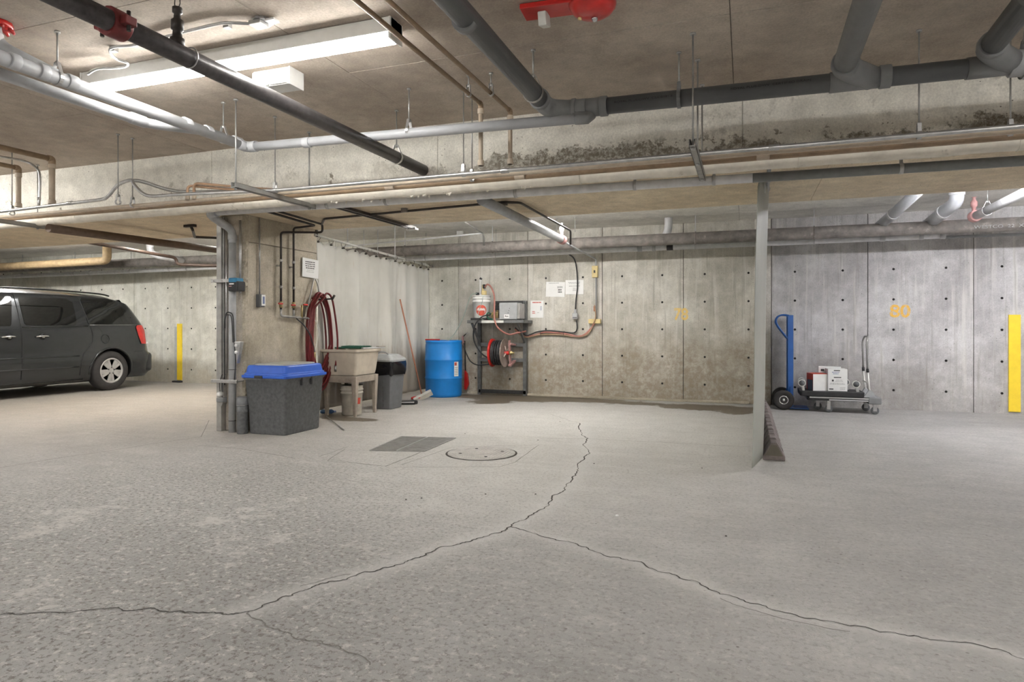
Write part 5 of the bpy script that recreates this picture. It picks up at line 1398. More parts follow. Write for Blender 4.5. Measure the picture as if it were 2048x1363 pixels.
MB().tube(catmull([(-3.80, 9.64, 1.31), (-3.84, 9.58, 1.33), (-3.85, 9.55, 1.30), (-3.82, 9.55, 1.24), (-3.76, 9.56, 1.225)], 5), .012, 8).build('inlet_hose', M['green'], t)
# hoses
t = thing('feed_hose', 'faded red hose arching from the dispenser down under the shelf', 'hose', (kx + .07, ky, 1.72))
MB().tube(catmull([(kx + .07, ky - .02, 1.745), (kx + .12, ky - .04, 1.785), (kx + .19, ky - .06, 1.74), (kx + .25, ky - .08, 1.60), (kx + .27, ky - .12, 1.42), (kx + .29, ky - .17, 1.25), (kx + .33, ky - .17, 1.12), (kx + .40, ky - .12, 1.04), (kx + .50, ky - .05, .99), (kx + .62, ky + .0, 1.02), (kx + .72, ky + .1, 1.04)], 6), .014, 10).build('hose', M['hosepink'], t)
t = thing('thin_hose', 'thin grey green hose from the shelf bucket down into the barrel', 'hose', (bx + .12, by - .1, .9))
MB().tube(catmull([(kx - .06, ky - .03, 1.645), (kx - .16, ky - .04, 1.62), (kx - .23, ky - .05, 1.45), (kx - .29, ky - .08, 1.25), (kx - .40, ky - .13, 1.02), (bx + .12, by - .1, .885)], 6), .006, 8).build('hose', M['hosegreen'], t)
t = thing('thin_hose', 'thin white tube hanging across the front of the red logo', 'hose', (kx + .06, ky - .15, 1.6))
MB().tube(catmull([(kx + .08, ky - .06, 1.62), (kx + .09, ky - .155, 1.58), (kx + .075, ky - .165, 1.48), (kx + .03, ky - .165, 1.38), (kx + .02, ky - .17, 1.27), (kx + .1, ky - .165, 1.222)], 6), .005, 8).build('hose', M['hosegreen'], t)
t = thing('pressure_hose', 'black hose curving from the pump down to the reel', 'hose', (-3.8, 9.55, 1.3))
MB().tube(catmull([(-3.80, 9.58, 1.30), (-3.90, 9.47, 1.27), (-4.02, 9.46, 1.13), (-4.06, 9.50, .95), (-4.03, 9.55, .80), (-3.93, 9.60, .66), (-3.80, 9.62, .60)], 6), .011, 8).build('hose', M['black'], t)
t = thing('spray_lance', 'black spray lance with red grip hanging beside the barrel', 'spray lance', P(932, 730, Y=9.9))
lx = P(929, 700, Y=9.88).x
MB().cyl((lx, 9.89, .88), (lx + .01, 9.90, .28), .011, n=10).build('lance', M['blackpipe'], t)
MB().bar((lx - .015, 9.88, .80), (lx - .03, 9.87, .96), .03, .03).build('trigger', M['redpink'], t, bevel=.008)
MB().prism([(lx, 9.87, .40), (lx + .05, 9.87, .34), (lx + .075, 9.87, .16), (lx + .03, 9.87, .06), (lx - .01, 9.87, .08)], (0, .05, 0)).build('shroud', M['red'], t, bevel=.012)
MB().cyl((lx + .01, 9.91, 1.0), (lx + .01, 9.97, 1.0), .01, n=8).build('hook', M['steel'], t)
MB().cyl((lx - .02, 9.88, .95), (lx + .01, 9.93, 1.0), .008, n=8).build('strap', M['black'], t)
t = thing('lance_hose', 'thin black hose from the spray lance to the reel', 'hose', (lx, 9.86, .85))
MB().tube(catmull([(lx - .01, 9.87, .84), (lx + .05, 9.82, .70), (lx + .15, 9.76, .56), (lx + .28, 9.70, .50), (lx + .42, 9.64, .50), (-3.80, 9.60, .52)], 6), .009, 8).build('hose', M['black'], t)
# reel
t = thing('hose_reel', 'red hose reel with wound black hose on the steel frame', 'hose reel', (-3.68, 9.62, .70))
rc = Vector((0, 9.63, .70))
MB().lathe([(.0, 0), (.215, 0), (.222, -.012), (.226, -.012), (.222, .006), (0, .008)], (-3.78, rc.y, rc.z), axis=(1, 0, 0), n=36).build('flange', M['reelred'], t)
MB().lathe([(.0, 0), (.222, .0), (.228, .014), (.222, .008), (0, .008)], (-3.585, rc.y, rc.z), axis=(1, 0, 0), n=36).build('flange', M['reelworn'], t)
mb = MB()
for k in range(9): mb.torus((-3.76 + k * .0205, rc.y, rc.z), (1, 0, 0), .15 + .03 * sin(k * 1.3), .013, n=28, m=8)
for k in range(5): mb.torus((-3.75 + k * .035, rc.y, rc.z), (1, 0, 0), .185, .013, n=28, m=8)
mb.build('wound_hose', M['black'], t)
MB().cyl((-3.82, rc.y, rc.z), (-3.47, rc.y, rc.z), .03, n=16).build('axle', M['reelred'], t)
mb = MB().bar((-3.50, rc.y, rc.z + .2), (-3.50, rc.y + .05, rc.z - .2), .012, .08, up=(0, 1, 0)); mb.build('bracket', M['redpink'], t, bevel=.004)
MB().bar((-3.50, rc.y + .0, rc.z - .2), (-3.50, 9.90, rc.z - .13), .05, .03).build('arm', M['redpink'], t, bevel=.004)
MB().bar((-3.50, rc.y + .0, rc.z + .14), (-3.50, 9.90, rc.z + .12), .05, .03).build('arm', M['redpink'], t, bevel=.004)
for k in range(4): 
    a = k * pi / 2 + .5; MB().cyl((-3.555, rc.y, rc.z), (-3.555, rc.y + .12 * cos(a), rc.z + .12 * sin(a)), .012, n=8).build('spoke', M['reelworn'], t)
MB().lathe([(0, 0), (.03, 0), (.035, .03), (.018, .05), (.018, .08), (0, .08)], (-3.50, rc.y, rc.z), axis=(1, 0, 0), n=12).build('swivel', M['brass'], t)
# supply bundle along wall
t = thing('hose_bundle', 'bundled brown hose and black cord strapped along the wall', 'hose', (-3.2, 9.93, .9))
A = lambda x, y, Y=9.93: P(x, y, Y=Y)
MB().tube(catmull([A(1030, 657, 9.75), A(1050, 671, 9.85), A(1075, 668), A(1088, 664), A(1110, 665), A(1130, 667), A(1155, 672), A(1170, 668), A(1183, 655), A(1190, 645)], 6), .013, 10).build('hose', M['hosepink'], t)
MB().tube(catmull([A(1030, 660, 9.76), A(1050, 674, 9.86), A(1080, 669), A(1120, 669), A(1150, 673), A(1166, 672), A(1178, 665), A(1187, 650)], 6), .012, 10).build('hose', M['brown'], t)
MB().tube(catmull([A(1030, 655, 9.74), A(1052, 670, 9.84), A(1075, 663), A(1100, 661), A(1130, 664), A(1148, 665), A(1154, 657), A(1153, 640)], 6), .011, 10).build('cord', M['black'], t)
for px in (1053, 1082, 1128): q = A(px, 666); MB().torus(q, (1, 0, 0), .035, .004, n=12, m=6).build('cable_tie', M['black'], t)
t = thing('extension_cord', 'black cord hanging from the ceiling pipe with a grey plug', 'cord', A(1151, 628))
MB().tube(catmull([A(1138, 508, 9.6), A(1148, 517, 9.8), A(1153, 535), A(1155, 570), A(1152, 600), A(1151, 618)], 6), .011, 8).build('cord', M['black'], t)
q = A(1151, 622)
MB().box((q.x - .02, 9.91, q.z - .03), (q.x + .02, 9.95, q.z + .03)).build('neck', M['pump'], t, bevel=.006)
MB().box((q.x - .045, 9.89, q.z - .125), (q.x + .04, 9.965, q.z - .03)).build('plug', M['pump'], t, bevel=.01)
MB().box((q.x - .035, 9.886, q.z - .105), (q.x + .03, 9.89, q.z - .095)).build('mark', M['ink'], t)
q = A(1190, 642)
t = thing('outlet_box', 'cream horizontal outlet box at the end of the wall conduit', 'outlet', q)
MB().box((q.x - .10, 9.90, q.z - .035), (q.x + .09, WY, q.z + .035)).build('box', M['yellowbox'], t, bevel=.006)
MB().tube(catmull([q + Vector((0, -.03, .25)), q + Vector((.02, -.04, .1)), q + Vector((.0, -.05, .0)), q + Vector((-.04, -.045, -.06))], 5), .008, 8).build('cord', M['copper'], t)
q2 = A(1189, 617); MB().cyl(q2 + Vector((0, 0, -.04)), q2 + Vector((0, 0, .04)), .016, n=8).build('connector', M['wood'], t)

# posters
def poster(name, label, x0, y0, x1, y1, tilt, parts):
    a, b = P(x0, y0, Y=WY - .006), P(x1, y1, Y=WY - .006)
    c = (a + b) / 2; wd, hh = abs(b.x - a.x), abs(a.z - b.z)
    t = thing(name, label, 'sign', c)
    Mx = Matrix.Translation(c) @ Matrix.Rotation(radians(tilt), 4, 'Y')
    MB().box((-wd / 2, -.003, -hh / 2), (wd / 2, .003, hh / 2), Mx).build('sheet', M['paper'], t)
    for k, (u0, v0, u1, v1, mat, rows) in enumerate(parts):
        mb = MB(); o = c + Vector(((u0 + u1) / 2 * wd - wd / 2, -.005, hh / 2 - (v0 + v1) / 2 * hh))
        words(mb, o, ux, uz, (u1 - u0) * wd, (v1 - v0) * hh, rows, k + 11, .55, lo=.7); mb.build('print', M[mat], t)
    return t
poster('poster', 'left white landscape poster with a dark small picture', 1092, 564, 1130, 593, 2, ((.1, .06, .75, .14, 'inkgrey', 1), (.58, .30, .9, .55, 'inkgrey', 1), (.62, .5, .86, .8, 'ink', 2)))
poster('poster', 'right white landscape poster behind the hanging black cord', 1131, 560, 1167, 588, .5, ((.1, .15, .9, .3, 'inkgrey', 2), (.15, .4, .85, .5, 'inkgrey', 1), (.4, .55, .6, .8, 'inkgrey', 3)))
poster('poster', 'portrait poster with a red heading below the other two', 1061, 601, 1087, 635, 1, ((.1, .08, .9, .2, 'inkred', 1), (.75, .35, .88, .6, 'inkblue', 3), (.12, .62, .38, .8, 'inkred', 2), (.5, .68, .7, .74, 'inkgrey', 1)))
# stall numbers
c = P(1362, 629, Y=WY - .004)
o = text('78', .245, c, R_Y, M['stencil_pale'], 'stall_number', None, ext=.0008, xs=.86, bold=.006); tag(o, 'faded yellow stencilled number 78 on the back wall', 'number')
c = P(1800, 623, Y=WY - .004)
o = text('80', .235, c, R_Y, M['stencil'], 'stall_number', None, ext=.0008, xs=1.05, bold=.005); tag(o, 'orange yellow stencilled number 80 on the right wall', 'number')
# yellow strips
a, b = P(2017, 629, Y=WY - .01), P(2041, 822, Y=WY - .01)
MB().box((a.x, WY - .02, .03), (b.x, WY + .004, a.z)).build('guard_strip', M['yellow'], loc=(a.x, WY, 0), bevel=.002)
tag(bpy.context.scene.objects['guard_strip'], 'wide yellow painted strip on the wall at the right edge', 'marker')
a, b = P(353, 647, Y=WY - .03), P(363, 768, Y=WY - .03)
t = thing('guard_post', 'narrow yellow guard strip on a grey board behind the van', 'marker', (a.x, WY, 0))
MB().box((a.x - .07, WY - .012, .03), (a.x + .0, WY, a.z - .06)).build('board', M['greypaint'], t)
MB().box((a.x, WY - .02, .05), (b.x - .01, WY, a.z)).build('strip', M['yellow'], t, bevel=.002)
MB().box((a.x - .09, WY - .06, 0), (b.x + .0, WY, .035)).build('foot', M['black'], t, bevel=.005)

# ------------------------------------------------------------------ RUBBER PARKING CURB
t = thing('parking_curb', 'ribbed black rubber parking divider on the floor by the right curtain', 'parking curb', (.27, 5.85, 0))
c0x, c1x = .262, .262
def tri(y, w2, h, tw, z0=0):
    return [Vector((.225 - w2, y, z0)), Vector((.225 + w2, y, z0)), Vector((.225 + w2, y, .035)), Vector((.225 + tw, y, h)), Vector((.225 - tw, y, h)), Vector((.225 - w2, y, .035))]
MB().rings([tri(5.86, .078, .135, .022), tri(9.3, .078, .135, .022)]).build('core', M['curb'], t, bevel=.004)
for k in range(13):
    y = 5.84 + k * .272
    MB().rings([tri(y, .087, .148, .024), tri(y + .165, .087, .148, .024)]).build('rib', M['curb'], t, bevel=.006)
MB().add([Vector((.225 - .07, 5.836, .04)), Vector((.225 + .07, 5.836, .04)), Vector((.225 + .02, 5.836, .13)), Vector((.225 - .02, 5.836, .13))], [(0, 1, 2, 3)]).build('end_face', M['curbend'], t)

# ------------------------------------------------------------------ HAND TRUCK
t = thing('hand_truck', 'blue upright hand truck with two black tyres by the wall', 'hand truck', (.55, 9.6, 0))
hx = .56
for yy in (9.55, 9.84):
    MB().box((hx - .02, yy - .016, .03), (hx + .05, yy + .016, 1.27)).build('rail', M['truckblue'], t, bevel=.004)
MB().box((hx - .005, 9.57, .25), (hx + .035, 9.82, 1.25)).build('back_panel', M['truckblue'], t, bevel=.004)
for zz in (.35, .75, 1.22): MB().box((hx + .022, 9.55, zz - .02), (hx + .034, 9.84, zz + .02)).build('cross_bar', M['truckblue'], t, bevel=.003)
for yy in (9.555, 9.835):
    MB().tube(catmull([(hx, yy, 1.265), (hx - .08, yy, 1.275), (hx - .14, yy, 1.25), (hx - .165, yy, 1.19), (hx - .14, yy, 1.12), (hx - .07, yy, 1.02), (hx + .0, yy, .93)], 5), .011, 10).build('handle', M['truckblue'], t)
MB().box((hx + .0, 9.50, .01), (hx + .24, 9.86, .022)).build('toe_plate', M['truckblue'], t, bevel=.002)
MB().box((hx + .005, 9.52, .01), (hx + .03, 9.86, .30)).build('gusset', M['truckblue'], t, bevel=.004)
MB().cyl((hx - .075, 9.46, .13), (hx - .075, 9.93, .13), .01, n=10).build('axle', M['steel'], t)
for yy in (9.50, 9.89): MB().bar((hx - .075, yy if yy < 9.7 else yy, .13), (hx + .01, yy + (.04 if yy < 9.7 else -.04), .28), .012, .02).build('strut', M['truckblue'], t)
for yy in (9.455, 9.915):
    wl = MB().lathe([(.06, -.02), (.075, -.032), (.105, -.036), (.125, -.028), (.131, -.01), (.131, .01), (.125, .028), (.105, .036), (.075, .032), (.06, .02)], (hx - .075, yy, .131), axis=(0, 1, 0), n=30).build('wheel', M['tyre'], t)
    MB().lathe([(0, -.03), (.018, -.03), (.02, -.018), (.045, -.014), (.05, -.026), (.062, -.024), (.062, .024), (0, .024)], (hx - .075, yy, .131), axis=(0, 1, 0), n=24).build('rim', M['chrome'], wl)
    mb = MB()
    for k in range(5): a = k * 2 * pi / 5 + .3; mb.cbox((hx - .075 + .033 * cos(a), yy - .0175, .131 + .033 * sin(a)), (.012, .004, .012))
    mb.build('rim_hole', M['ink'], wl)

# ------------------------------------------------------------------ PLATFORM CART
t = thing('platform_cart', 'low black platform cart with silver trim and folding handle', 'cart', (1.2, 9.5, 0))
x0, x1, y0, y1 = .76, 1.60, 9.30, 9.74
MB().rings([rrect((x0 + x1) / 2, (y0 + y1) / 2, hx_, hy_, z, .05) for z, hx_, hy_ in [(.155, .41, .21), (.16, .42, .22), (.205, .42, .22), (.21, .41, .21)]], False).build('deck', M['blackplastic'], t, bevel=.003)
MB().box((x0 + .03, y0 - .006, .188), (x1 - .1, y0 + .004, .204)).build('trim_strip', M['alu'], t)
MB().box((x0 + .26, y0 - .006, .162), (x1 - .13, y0 + .004, .176)).build('trim_strip', M['alu'], t)
MB().box((x1 - .13, y0 - .01, .13), (x1 + .02, y1 + .01, .215)).build('hinge_block', M['abs_fit'], t, bevel=.012)
def caster(cx_, cy_, ztop, r, parent, up=1, z0=0):
    o = MB().box((cx_ - .022, cy_ - .02, z0 + up * r * .8), (cx_ + .022, cy_ + .02, ztop)).build('caster', M['steel'], parent, bevel=.004)
    MB().lathe([(0, -.013), (r * .6, -.013), (r, -.009), (r, .009), (r * .6, .013), (0, .013)], (cx_, cy_, z0 + up * r), axis=(0, 1, 0), n=22).build('caster_wheel', M['tub'], o)
for xx, yy in ((1.02, 9.36), (.92, 9.66), (1.55, 9.34), (1.50, 9.68)): caster(xx, yy, .16, .048, t)
hxx = 1.47
for yy in (9.36, 9.68):
    MB().tube([(hxx + .03, yy, .20), (hxx, yy, .55)], .013, 10).build('handle_post', M['handlewhite'], t)
    MB().tube(rounded([(hxx, yy, .55), (hxx - .01, yy, .92), (hxx + .01, 9.40 if yy < 9.5 else 9.64, .985), (hxx + .01, 9.52, .99)], .05), .0115, 10).build('handle_loop', M['strut'], t)
    MB().cyl((hxx + .002, yy, .53), (hxx, yy, .575), .017, n=10).build('collar', M['black'], t)
    MB().prism([(hxx - .05, yy - .02, .21), (hxx + .10, yy - .02, .21), (hxx + .06, yy - .02, .285), (hxx + .02, yy - .02, .31)], (0, .04, 0)).build('hinge', M['pvc_dk'], t, bevel=.005)
MB().cyl((hxx, 9.36, .40), (hxx, 9.68, .40), .008, n=8).build('cross_bar', M['handlewhite'], t)
# upturned dolly
t = thing('furniture_dolly', 'black furniture dolly lying upside down on the cart', 'dolly', (1.05, 9.5, .21))
MB().rings([rrect(1.05, 9.50, hx_, hy_, z, .04) for z, hx_, hy_ in [(.212, .37, .22), (.216, .375, .225), (.272, .38, .23), (.276, .375, .225)]], False).build('frame', M['black'], t, bevel=.004)
for xx, yy in ((.72, 9.34), (1.36, 9.36), (.74, 9.66), (1.28, 9.66)):
    o = MB().bar((xx, yy, .275), (xx - .015, yy, .36), .035, .03).build('caster', M['steel'], t, bevel=.004)
    MB().lathe([(0, -.014), (.034, -.014), (.036, -.016), (.047, -.016), (.047, .016), (0, .016)], (xx - .02, yy, .375), axis=(0, 1, 0), n=22).build('caster_wheel', M['lens'], o)
    MB().lathe([(0, -.017), (.036, -.017), (.036, -.012), (0, -.012)], (xx - .02, yy, .375), axis=(0, 1, 0), n=20).build('wheel_disc', M['abs'], o)
def carton(name, label, x0, x1, y0, y1, z0, z1, rot, mat, prints, group=None):
    c = Vector(((x0 + x1) / 2, (y0 + y1) / 2, z0)); wd, dp, hh = x1 - x0, y1 - y0, z1 - z0
    t = thing(name, label, 'box', c, group)
    Mx = Matrix.Translation(c) @ Matrix.Rotation(radians(rot), 4, 'Z')
    MB().box((-wd / 2, -dp / 2, 0), (wd / 2, dp / 2, hh), Mx).build('carton', mat, t, bevel=.003)
    for (u0, v0, u1, v1, m, rows, nm) in prints:
        mb = MB()
        if rows:
            words(mb, Vector((0, 0, 0)), ux, uz, (u1 - u0) * wd, (v1 - v0) * hh, rows, int(u0 * 99 + v0 * 31), .5, lo=.7)
            off = Vector((((u0 + u1) / 2 - .5) * wd, -dp / 2 - .001, (1 - (v0 + v1) / 2) * hh))
            mb.v = [Mx @ (p + off) for p in mb.v]
        else:
            mb.box(((u0 - .5) * wd, -dp / 2 - .0015, (1 - v1) * hh), ((u1 - .5) * wd, -dp / 2 + .001, (1 - v0) * hh), Mx)
        mb.build(nm, M[m], t)
    return t, Mx, wd, dp, hh
tb, Mx, wd, dp, hh = carton('carton', 'red and white small carton on the left of the dolly', .80, 1.00, 9.36, 9.58, .277, .50, 16, M['inkred'], ((.0, .03, 1., 1., 'paper', 0, 'white_face'), (.05, .08, .9, .3, 'inkgrey', 2, 'print'), (.05, .4, .75, .6, 'inkgrey', 3, 'print'), (.7, .85, .95, .95, 'inkred', 1, 'print')))
mb = MB().box((-wd / 2 - .0012, -dp / 2 + .01, 0), (-wd / 2 + .001, dp / 2 - .03, hh * .62), Mx); mb.build('photo_side', M['abs'], tb, label='dark printed photo on the side')
carton('carton', 'tall white carton with black print standing in front', 1.005, 1.235, 9.36, 9.56, .277, .565, 4, M['paper'], ((.3, .05, .62, .09, 'ink', 0, 'print'), (.2, .13, .6, .27, 'inkblue', 2, 'print'), (.3, .36, .68, .40, 'ink', 0, 'print'), (.2, .48, .30, .56, 'ink', 0, 'emblem'), (.35, .48, .8, .6, 'inkgrey', 2, 'print'), (.08, .63, .9, .72, 'inkgrey', 2, 'print'), (.06, .88, .28, .93, 'ink', 0, 'print'), (.6, .82, .9, .95, 'inkgrey', 2, 'print')))
carton('carton', 'open white carton behind the two other boxes', .93, 1.20, 9.57, 9.72, .277, .58, -6, M['paper'], ((.1, .1, .25, .2, 'ink', 0, 'print'),))

# ------------------------------------------------------------------ MINIVAN
VX, VY0, LEN = -11.42, 9.20, 5.10       # centreline X, rear bumper Y, length; nose points to -Y
def lerp_tab(tab, v):
    if v <= tab[0][0]: return tab[0][1]
    for (a, x), (b, y) in zip(tab, tab[1:]):
        if v <= b: return x + (y - x) * (v - a) / (b - a)
    return tab[-1][1]
ZTOP = [(0, 1.60), (.25, 1.655), (.6, 1.70), (1.4, 1.725), (2.4, 1.735), (3.0, 1.70), (3.3, 1.62), (3.9, 1.25), (4.1, 1.12), (4.6, 1.02), (4.9, .92), (5.1, .72)]
WID = [(.2, .90), (.28, .955), (.44, .975), (.455, .985), (.62, .992), (.635, .985), (.85, .988), (1.05, .972), (1.14, .955), (1.3, .915), (1.45, .875), (1.58, .832), (1.65, .79), (1.70, .70)]
TAP = [(0, .90), (.06, .945), (.15, .975), (.35, .993), (.7, 1.0), (4.0, 1.0), (4.5, .96), (4.8, .90), (5.0, .80), (5.1, .66)]
LR = [(.2, .05), (.3, .0), (.62, .0), (.66, .07), (1.05, .11), (1.2, .18), (1.45, .34), (1.6, .47), (1.72, .62)]
def l_act(l, z): return l + lerp_tab(LR, z) * max(0, 1 - l / 1.4) ** 1.2
def l_inv(la, z):
    l = la
    for _ in range(12): l -= (l_act(l, z) - la) * .8
    return max(l, 0)
def vw(l, z): return lerp_tab(WID, z) * lerp_tab(TAP, l)
def vsurf(la, z, off=.003, side=1):
    return Vector((VX + side * (vw(l_inv(la, z), z) + off), VY0 - la, z))
van = thing('minivan', 'dark grey minivan parked with its rear toward the back wall', 'car', (VX, VY0 - 2.5, 0))
ls = [0, .03, .06, .1, .15, .22, .3, .4, .5, .6, .7] + [.8 + .15 * k for k in range(22)] + [4.1, 4.3, 4.5, 4.65, 4.8, 4.9, 5.0, 5.06, 5.1]
ls = sorted(set(round(a, 3) for a in ls if a <= 5.1))
rings = []
for l in ls:
    zt = lerp_tab(ZTOP, l)
    zl = [.20, .24, .28, .36, .44, .455, .54, .62, .635, .72, .85, .95, 1.05, 1.14, 1.22, 1.3, 1.38, 1.45, 1.52, 1.58, 1.62]
    zs = [.20 + (z - .20) * (min(1, (zt - .09 - .20) / 1.42)) for z in zl] if zt < 1.68 else [z + (zt - 1.71) * max(0, (z - 1.14) / .48) for z in zl]
    ring = []
    tl = lerp_tab(TAP, l)
    for z in zs:
        zz = min(z, 1.68); ring.append(Vector((vw(l, zz) , l_act(l, zz), z)))
    we = ring[-1].x
    for k in range(1, 6):
        a = k / 5; ring.append(Vector((we * (1 - a ** 1.15) if k < 5 else 0, l_act(l, min(zt, 1.7) * a + ring[20].z * (1 - a)) if k else 0, ring[20].z + (zt - ring[20].z) * (1 - (1 - a) ** 2.6))))
    full = [Vector((VX + p.x, VY0 - p.y, p.z)) for p in ring] + [Vector((VX - p.x, VY0 - p.y, p.z)) for p in reversed(ring[:-1])]
    rings.append(full)
body = MB().rings(rings, True).build('body', M['carpaint'], van)
WR = (.85, 3.93)
cut = MB()
for l in WR:
    for s in (-1, 1): cut.cyl((VX + s * .72, VY0 - l, .345), (VX + s * 1.2, VY0 - l, .345), .385, n=40)
co = cut.build('cutter', M['cartrim'])
bo = body.modifiers.new('b', 'BOOLEAN'); bo.object = co; bo.operation = 'DIFFERENCE'; bo.solver = 'EXACT'
body.data.materials.append(M['cartrim'])
dg = bpy.context.evaluated_depsgraph_get()
# cutter mesh in body space
me = bpy.data.meshes.new_from_object(body.evaluated_get(dg))
body.modifiers.clear(); body.data = me; bpy.data.objects.remove(co)
for p in me.polygons: p.use_smooth = True
try:
    me.set_sharp_from_angle(angle=radians(28))
except Exception: pass
def patch(name, mat, parent, z0, z1, lf, rf, off=.004, nz=14, nl=14, side=1, thick=True, label=None):
    """panel on the flank: lf(v), rf(v) give its fore and aft edges at height fraction v"""
    mb = MB(); vs = []
    for j in range(nz + 1):
        v = j / nz; z = z0 + (z1 - z0) * v; a, b = lf(v), rf(v)
        for i in range(nl + 1): vs.append(vsurf(a + (b - a) * i / nl, z if not callable(z1) else z, off, side))
    fs = [(j * (nl + 1) + i, j * (nl + 1) + i + 1, (j + 1) * (nl + 1) + i + 1, (j + 1) * (nl + 1) + i) for j in range(nz) for i in range(nl)]
    mb.add(vs, fs, True)
    o = mb.build(name, mat, parent, label=label)
    return o
def line_on(pts, wd, mat, name, parent, off=.005, side=1):
    """thin gap or moulding along the flank; pts in (length, height)"""
    pp = []
    for (a, b), (c, d) in zip(pts, pts[1:]):
        for k in range(6): pp.append((a + (c - a) * k / 6, b + (d - b) * k / 6))
    pp.append(pts[-1])
    return MB().tube([vsurf(l, z, off - wd * .6, side) for l, z in pp], wd, 6).build(name, mat, parent)
def corner(v, a, b, c, r0=.06, r1=.06):   # edge with rounded ends
    e = 0
    if v < r0: e = (1 - v / r0) ** 2
    if v > 1 - r1: e = max(e, ((v - 1 + r1) / r1) ** 2)
    return a + (b - a) * v + c * e
for side in (1, -1):
    patch('side_window', M['glass'], van, 1.135, 1.575, lambda v: corner(v, 2.30, 2.33, -.03), lambda v: corner(v, 1.47, 1.45 + .03 * v, .03), .005, side=side)
    patch('quarter_window', M['glass'], van, 1.15, 1.595, lambda v: corner(v, 1.27, 1.32, -.02), lambda v: .40 + .05 * v + .32 * v ** 2.4, .005, side=side)
    patch('front_window', M['glass'], van, 1.12, 1.575, lambda v: corner(v, 3.75, 3.2, -.03), lambda v: corner(v, 2.50, 2.42, .02), .005, side=side)
    line_on([(2.36, .30), (2.36, 1.12), (2.385, 1.62)], .007, M['cartrim'], 'door_gap', van, side=side)
    line_on([(1.42, .30), (1.42, .50), (1.38, .66), (1.22, .84), (1.21, .98), (1.24, 1.12), (1.36, 1.62)], .007, M['cartrim'], 'door_gap', van, side=side)
    line_on([(1.3, 1.62), (2.36, 1.625), (3.3, 1.61)], .006, M['cartrim'], 'roof_gap', van, side=side)
    line_on([(.33, 1.145), (1.25, 1.14)], .005, M['chrome'], 'window_moulding', van, side=side)
    line_on([(1.28, 1.125), (2.34, 1.105)], .010, M['carpaint'], 'window_moulding', van, side=side)
    line_on([(1.45, .628), (3.4, .628)], .013, M['carpaint'], 'door_moulding', van, side=side)
    line_on([(1.45, .448), (3.4, .448)], .013, M['carpaint'], 'door_moulding', van, side=side)
    line_on([(1.35, .235), (3.4, .235)], .018, M['cartrim'], 'sill_trim', van, side=side)
    line_on([(.42, .66), (.12, .67)], .003, M['cartrim'], 'bumper_gap', van, side=side)
    # wheel arch lip
    for wl_ in WR:
        pts_ = [(wl_ + .40 * cos(a), .345 + .40 * sin(a)) for a in [-.1 + (pi + .2) * k / 26 for k in range(27)]]
        MB().tube([vsurf(l, max(z, .22), -.004, side) for l, z in pts_], .018, 8).build('arch_lip', M['carpaint'], van)
    for l in (2.05, 2.55):
        hd = MB().tube(catmull([vsurf(l + .10, .955, .004, side), vsurf(l + .07, .962, .035, side), vsurf(l - .05, .965, .035, side), vsurf(l - .10, .958, .004, side)], 5), .013, 8).build('door_handle', M['chrome'], van, label='chrome door handle')
        MB().cbox(vsurf(l, .945, .02, side), (.02, .04, .02)).build('latch', M['chrome'], hd, bevel=.004)
        MB().lathe([(0, -.001), (.05, -.001), (.05, .002), (0, .002)], vsurf(l, .955, .005, side), axis=(1, 0, 0), n=18).build('recess', M['cartrim'], hd)
    if side == 1:
        q = vsurf(.98, .90, .006, side)
        MB().torus(q, (1, 0, 0), .075, .003, n=30, m=6).build('fuel_door', M['cartrim'], van)
    # tail lamp wraps the corner
    mb = MB(); vs = []; nz, nl = 12, 10
    for j in range(nz + 1):
        v = j / nz; z = .80 + .34 * v
        aft = max(lerp_tab(LR, z), .0) + .012; fore = .36 - .10 * (1 - v) ** 1.5 if v < .9 else .36 - .4 * (v - .9)
        for i in range(nl + 1):
            la = fore + (aft - fore) * i / nl; vs.append(vsurf(la, z, .012 + .012 * sin(pi * i / nl) * sin(pi * v), side))
    mb.add(vs, [(j * (nl + 1) + i, j * (nl + 1) + i + 1, (j + 1) * (nl + 1) + i + 1, (j + 1) * (nl + 1) + i) for j in range(nz) for i in range(nl)], True)
    mb.build('tail_lamp', M['lampred'], van, label='red tail lamp')
    MB().cbox(vsurf(.10, .815, .012, side), (.02, .07, .035)).build('reverse_lamp', M['lampclear'], van, bevel=.008)
    rr = MB().tube(catmull([vsurf(l, 1.60, -.045, side) + Vector((0, 0, h)) for l, h in ((.75, .055), (.95, .085), (1.6, .108), (2.4, .115), (2.75, .08))], 6), .013, 8)
    rr.build('roof_rail', M['cartrim'], van)
    MB().tube([Vector((VX + side * .95, VY0 - 3.15, 1.08)), Vector((VX + side * 1.08, VY0 - 3.2, 1.12))], .03, 8).build('mirror_arm', M['cartrim'], van)
    MB().lathe([(0, -.1), (.08, -.09), (.1, 0), (.07, .08), (0, .1)], (VX + side * 1.12, VY0 - 3.2, 1.15), axis=(1, 0, 0), n=14).build('mirror', M['carpaint'], van)
mb = MB(); mb.lathe([(0, 0), (.0, 0)], (0, 0, 0)) if False else None
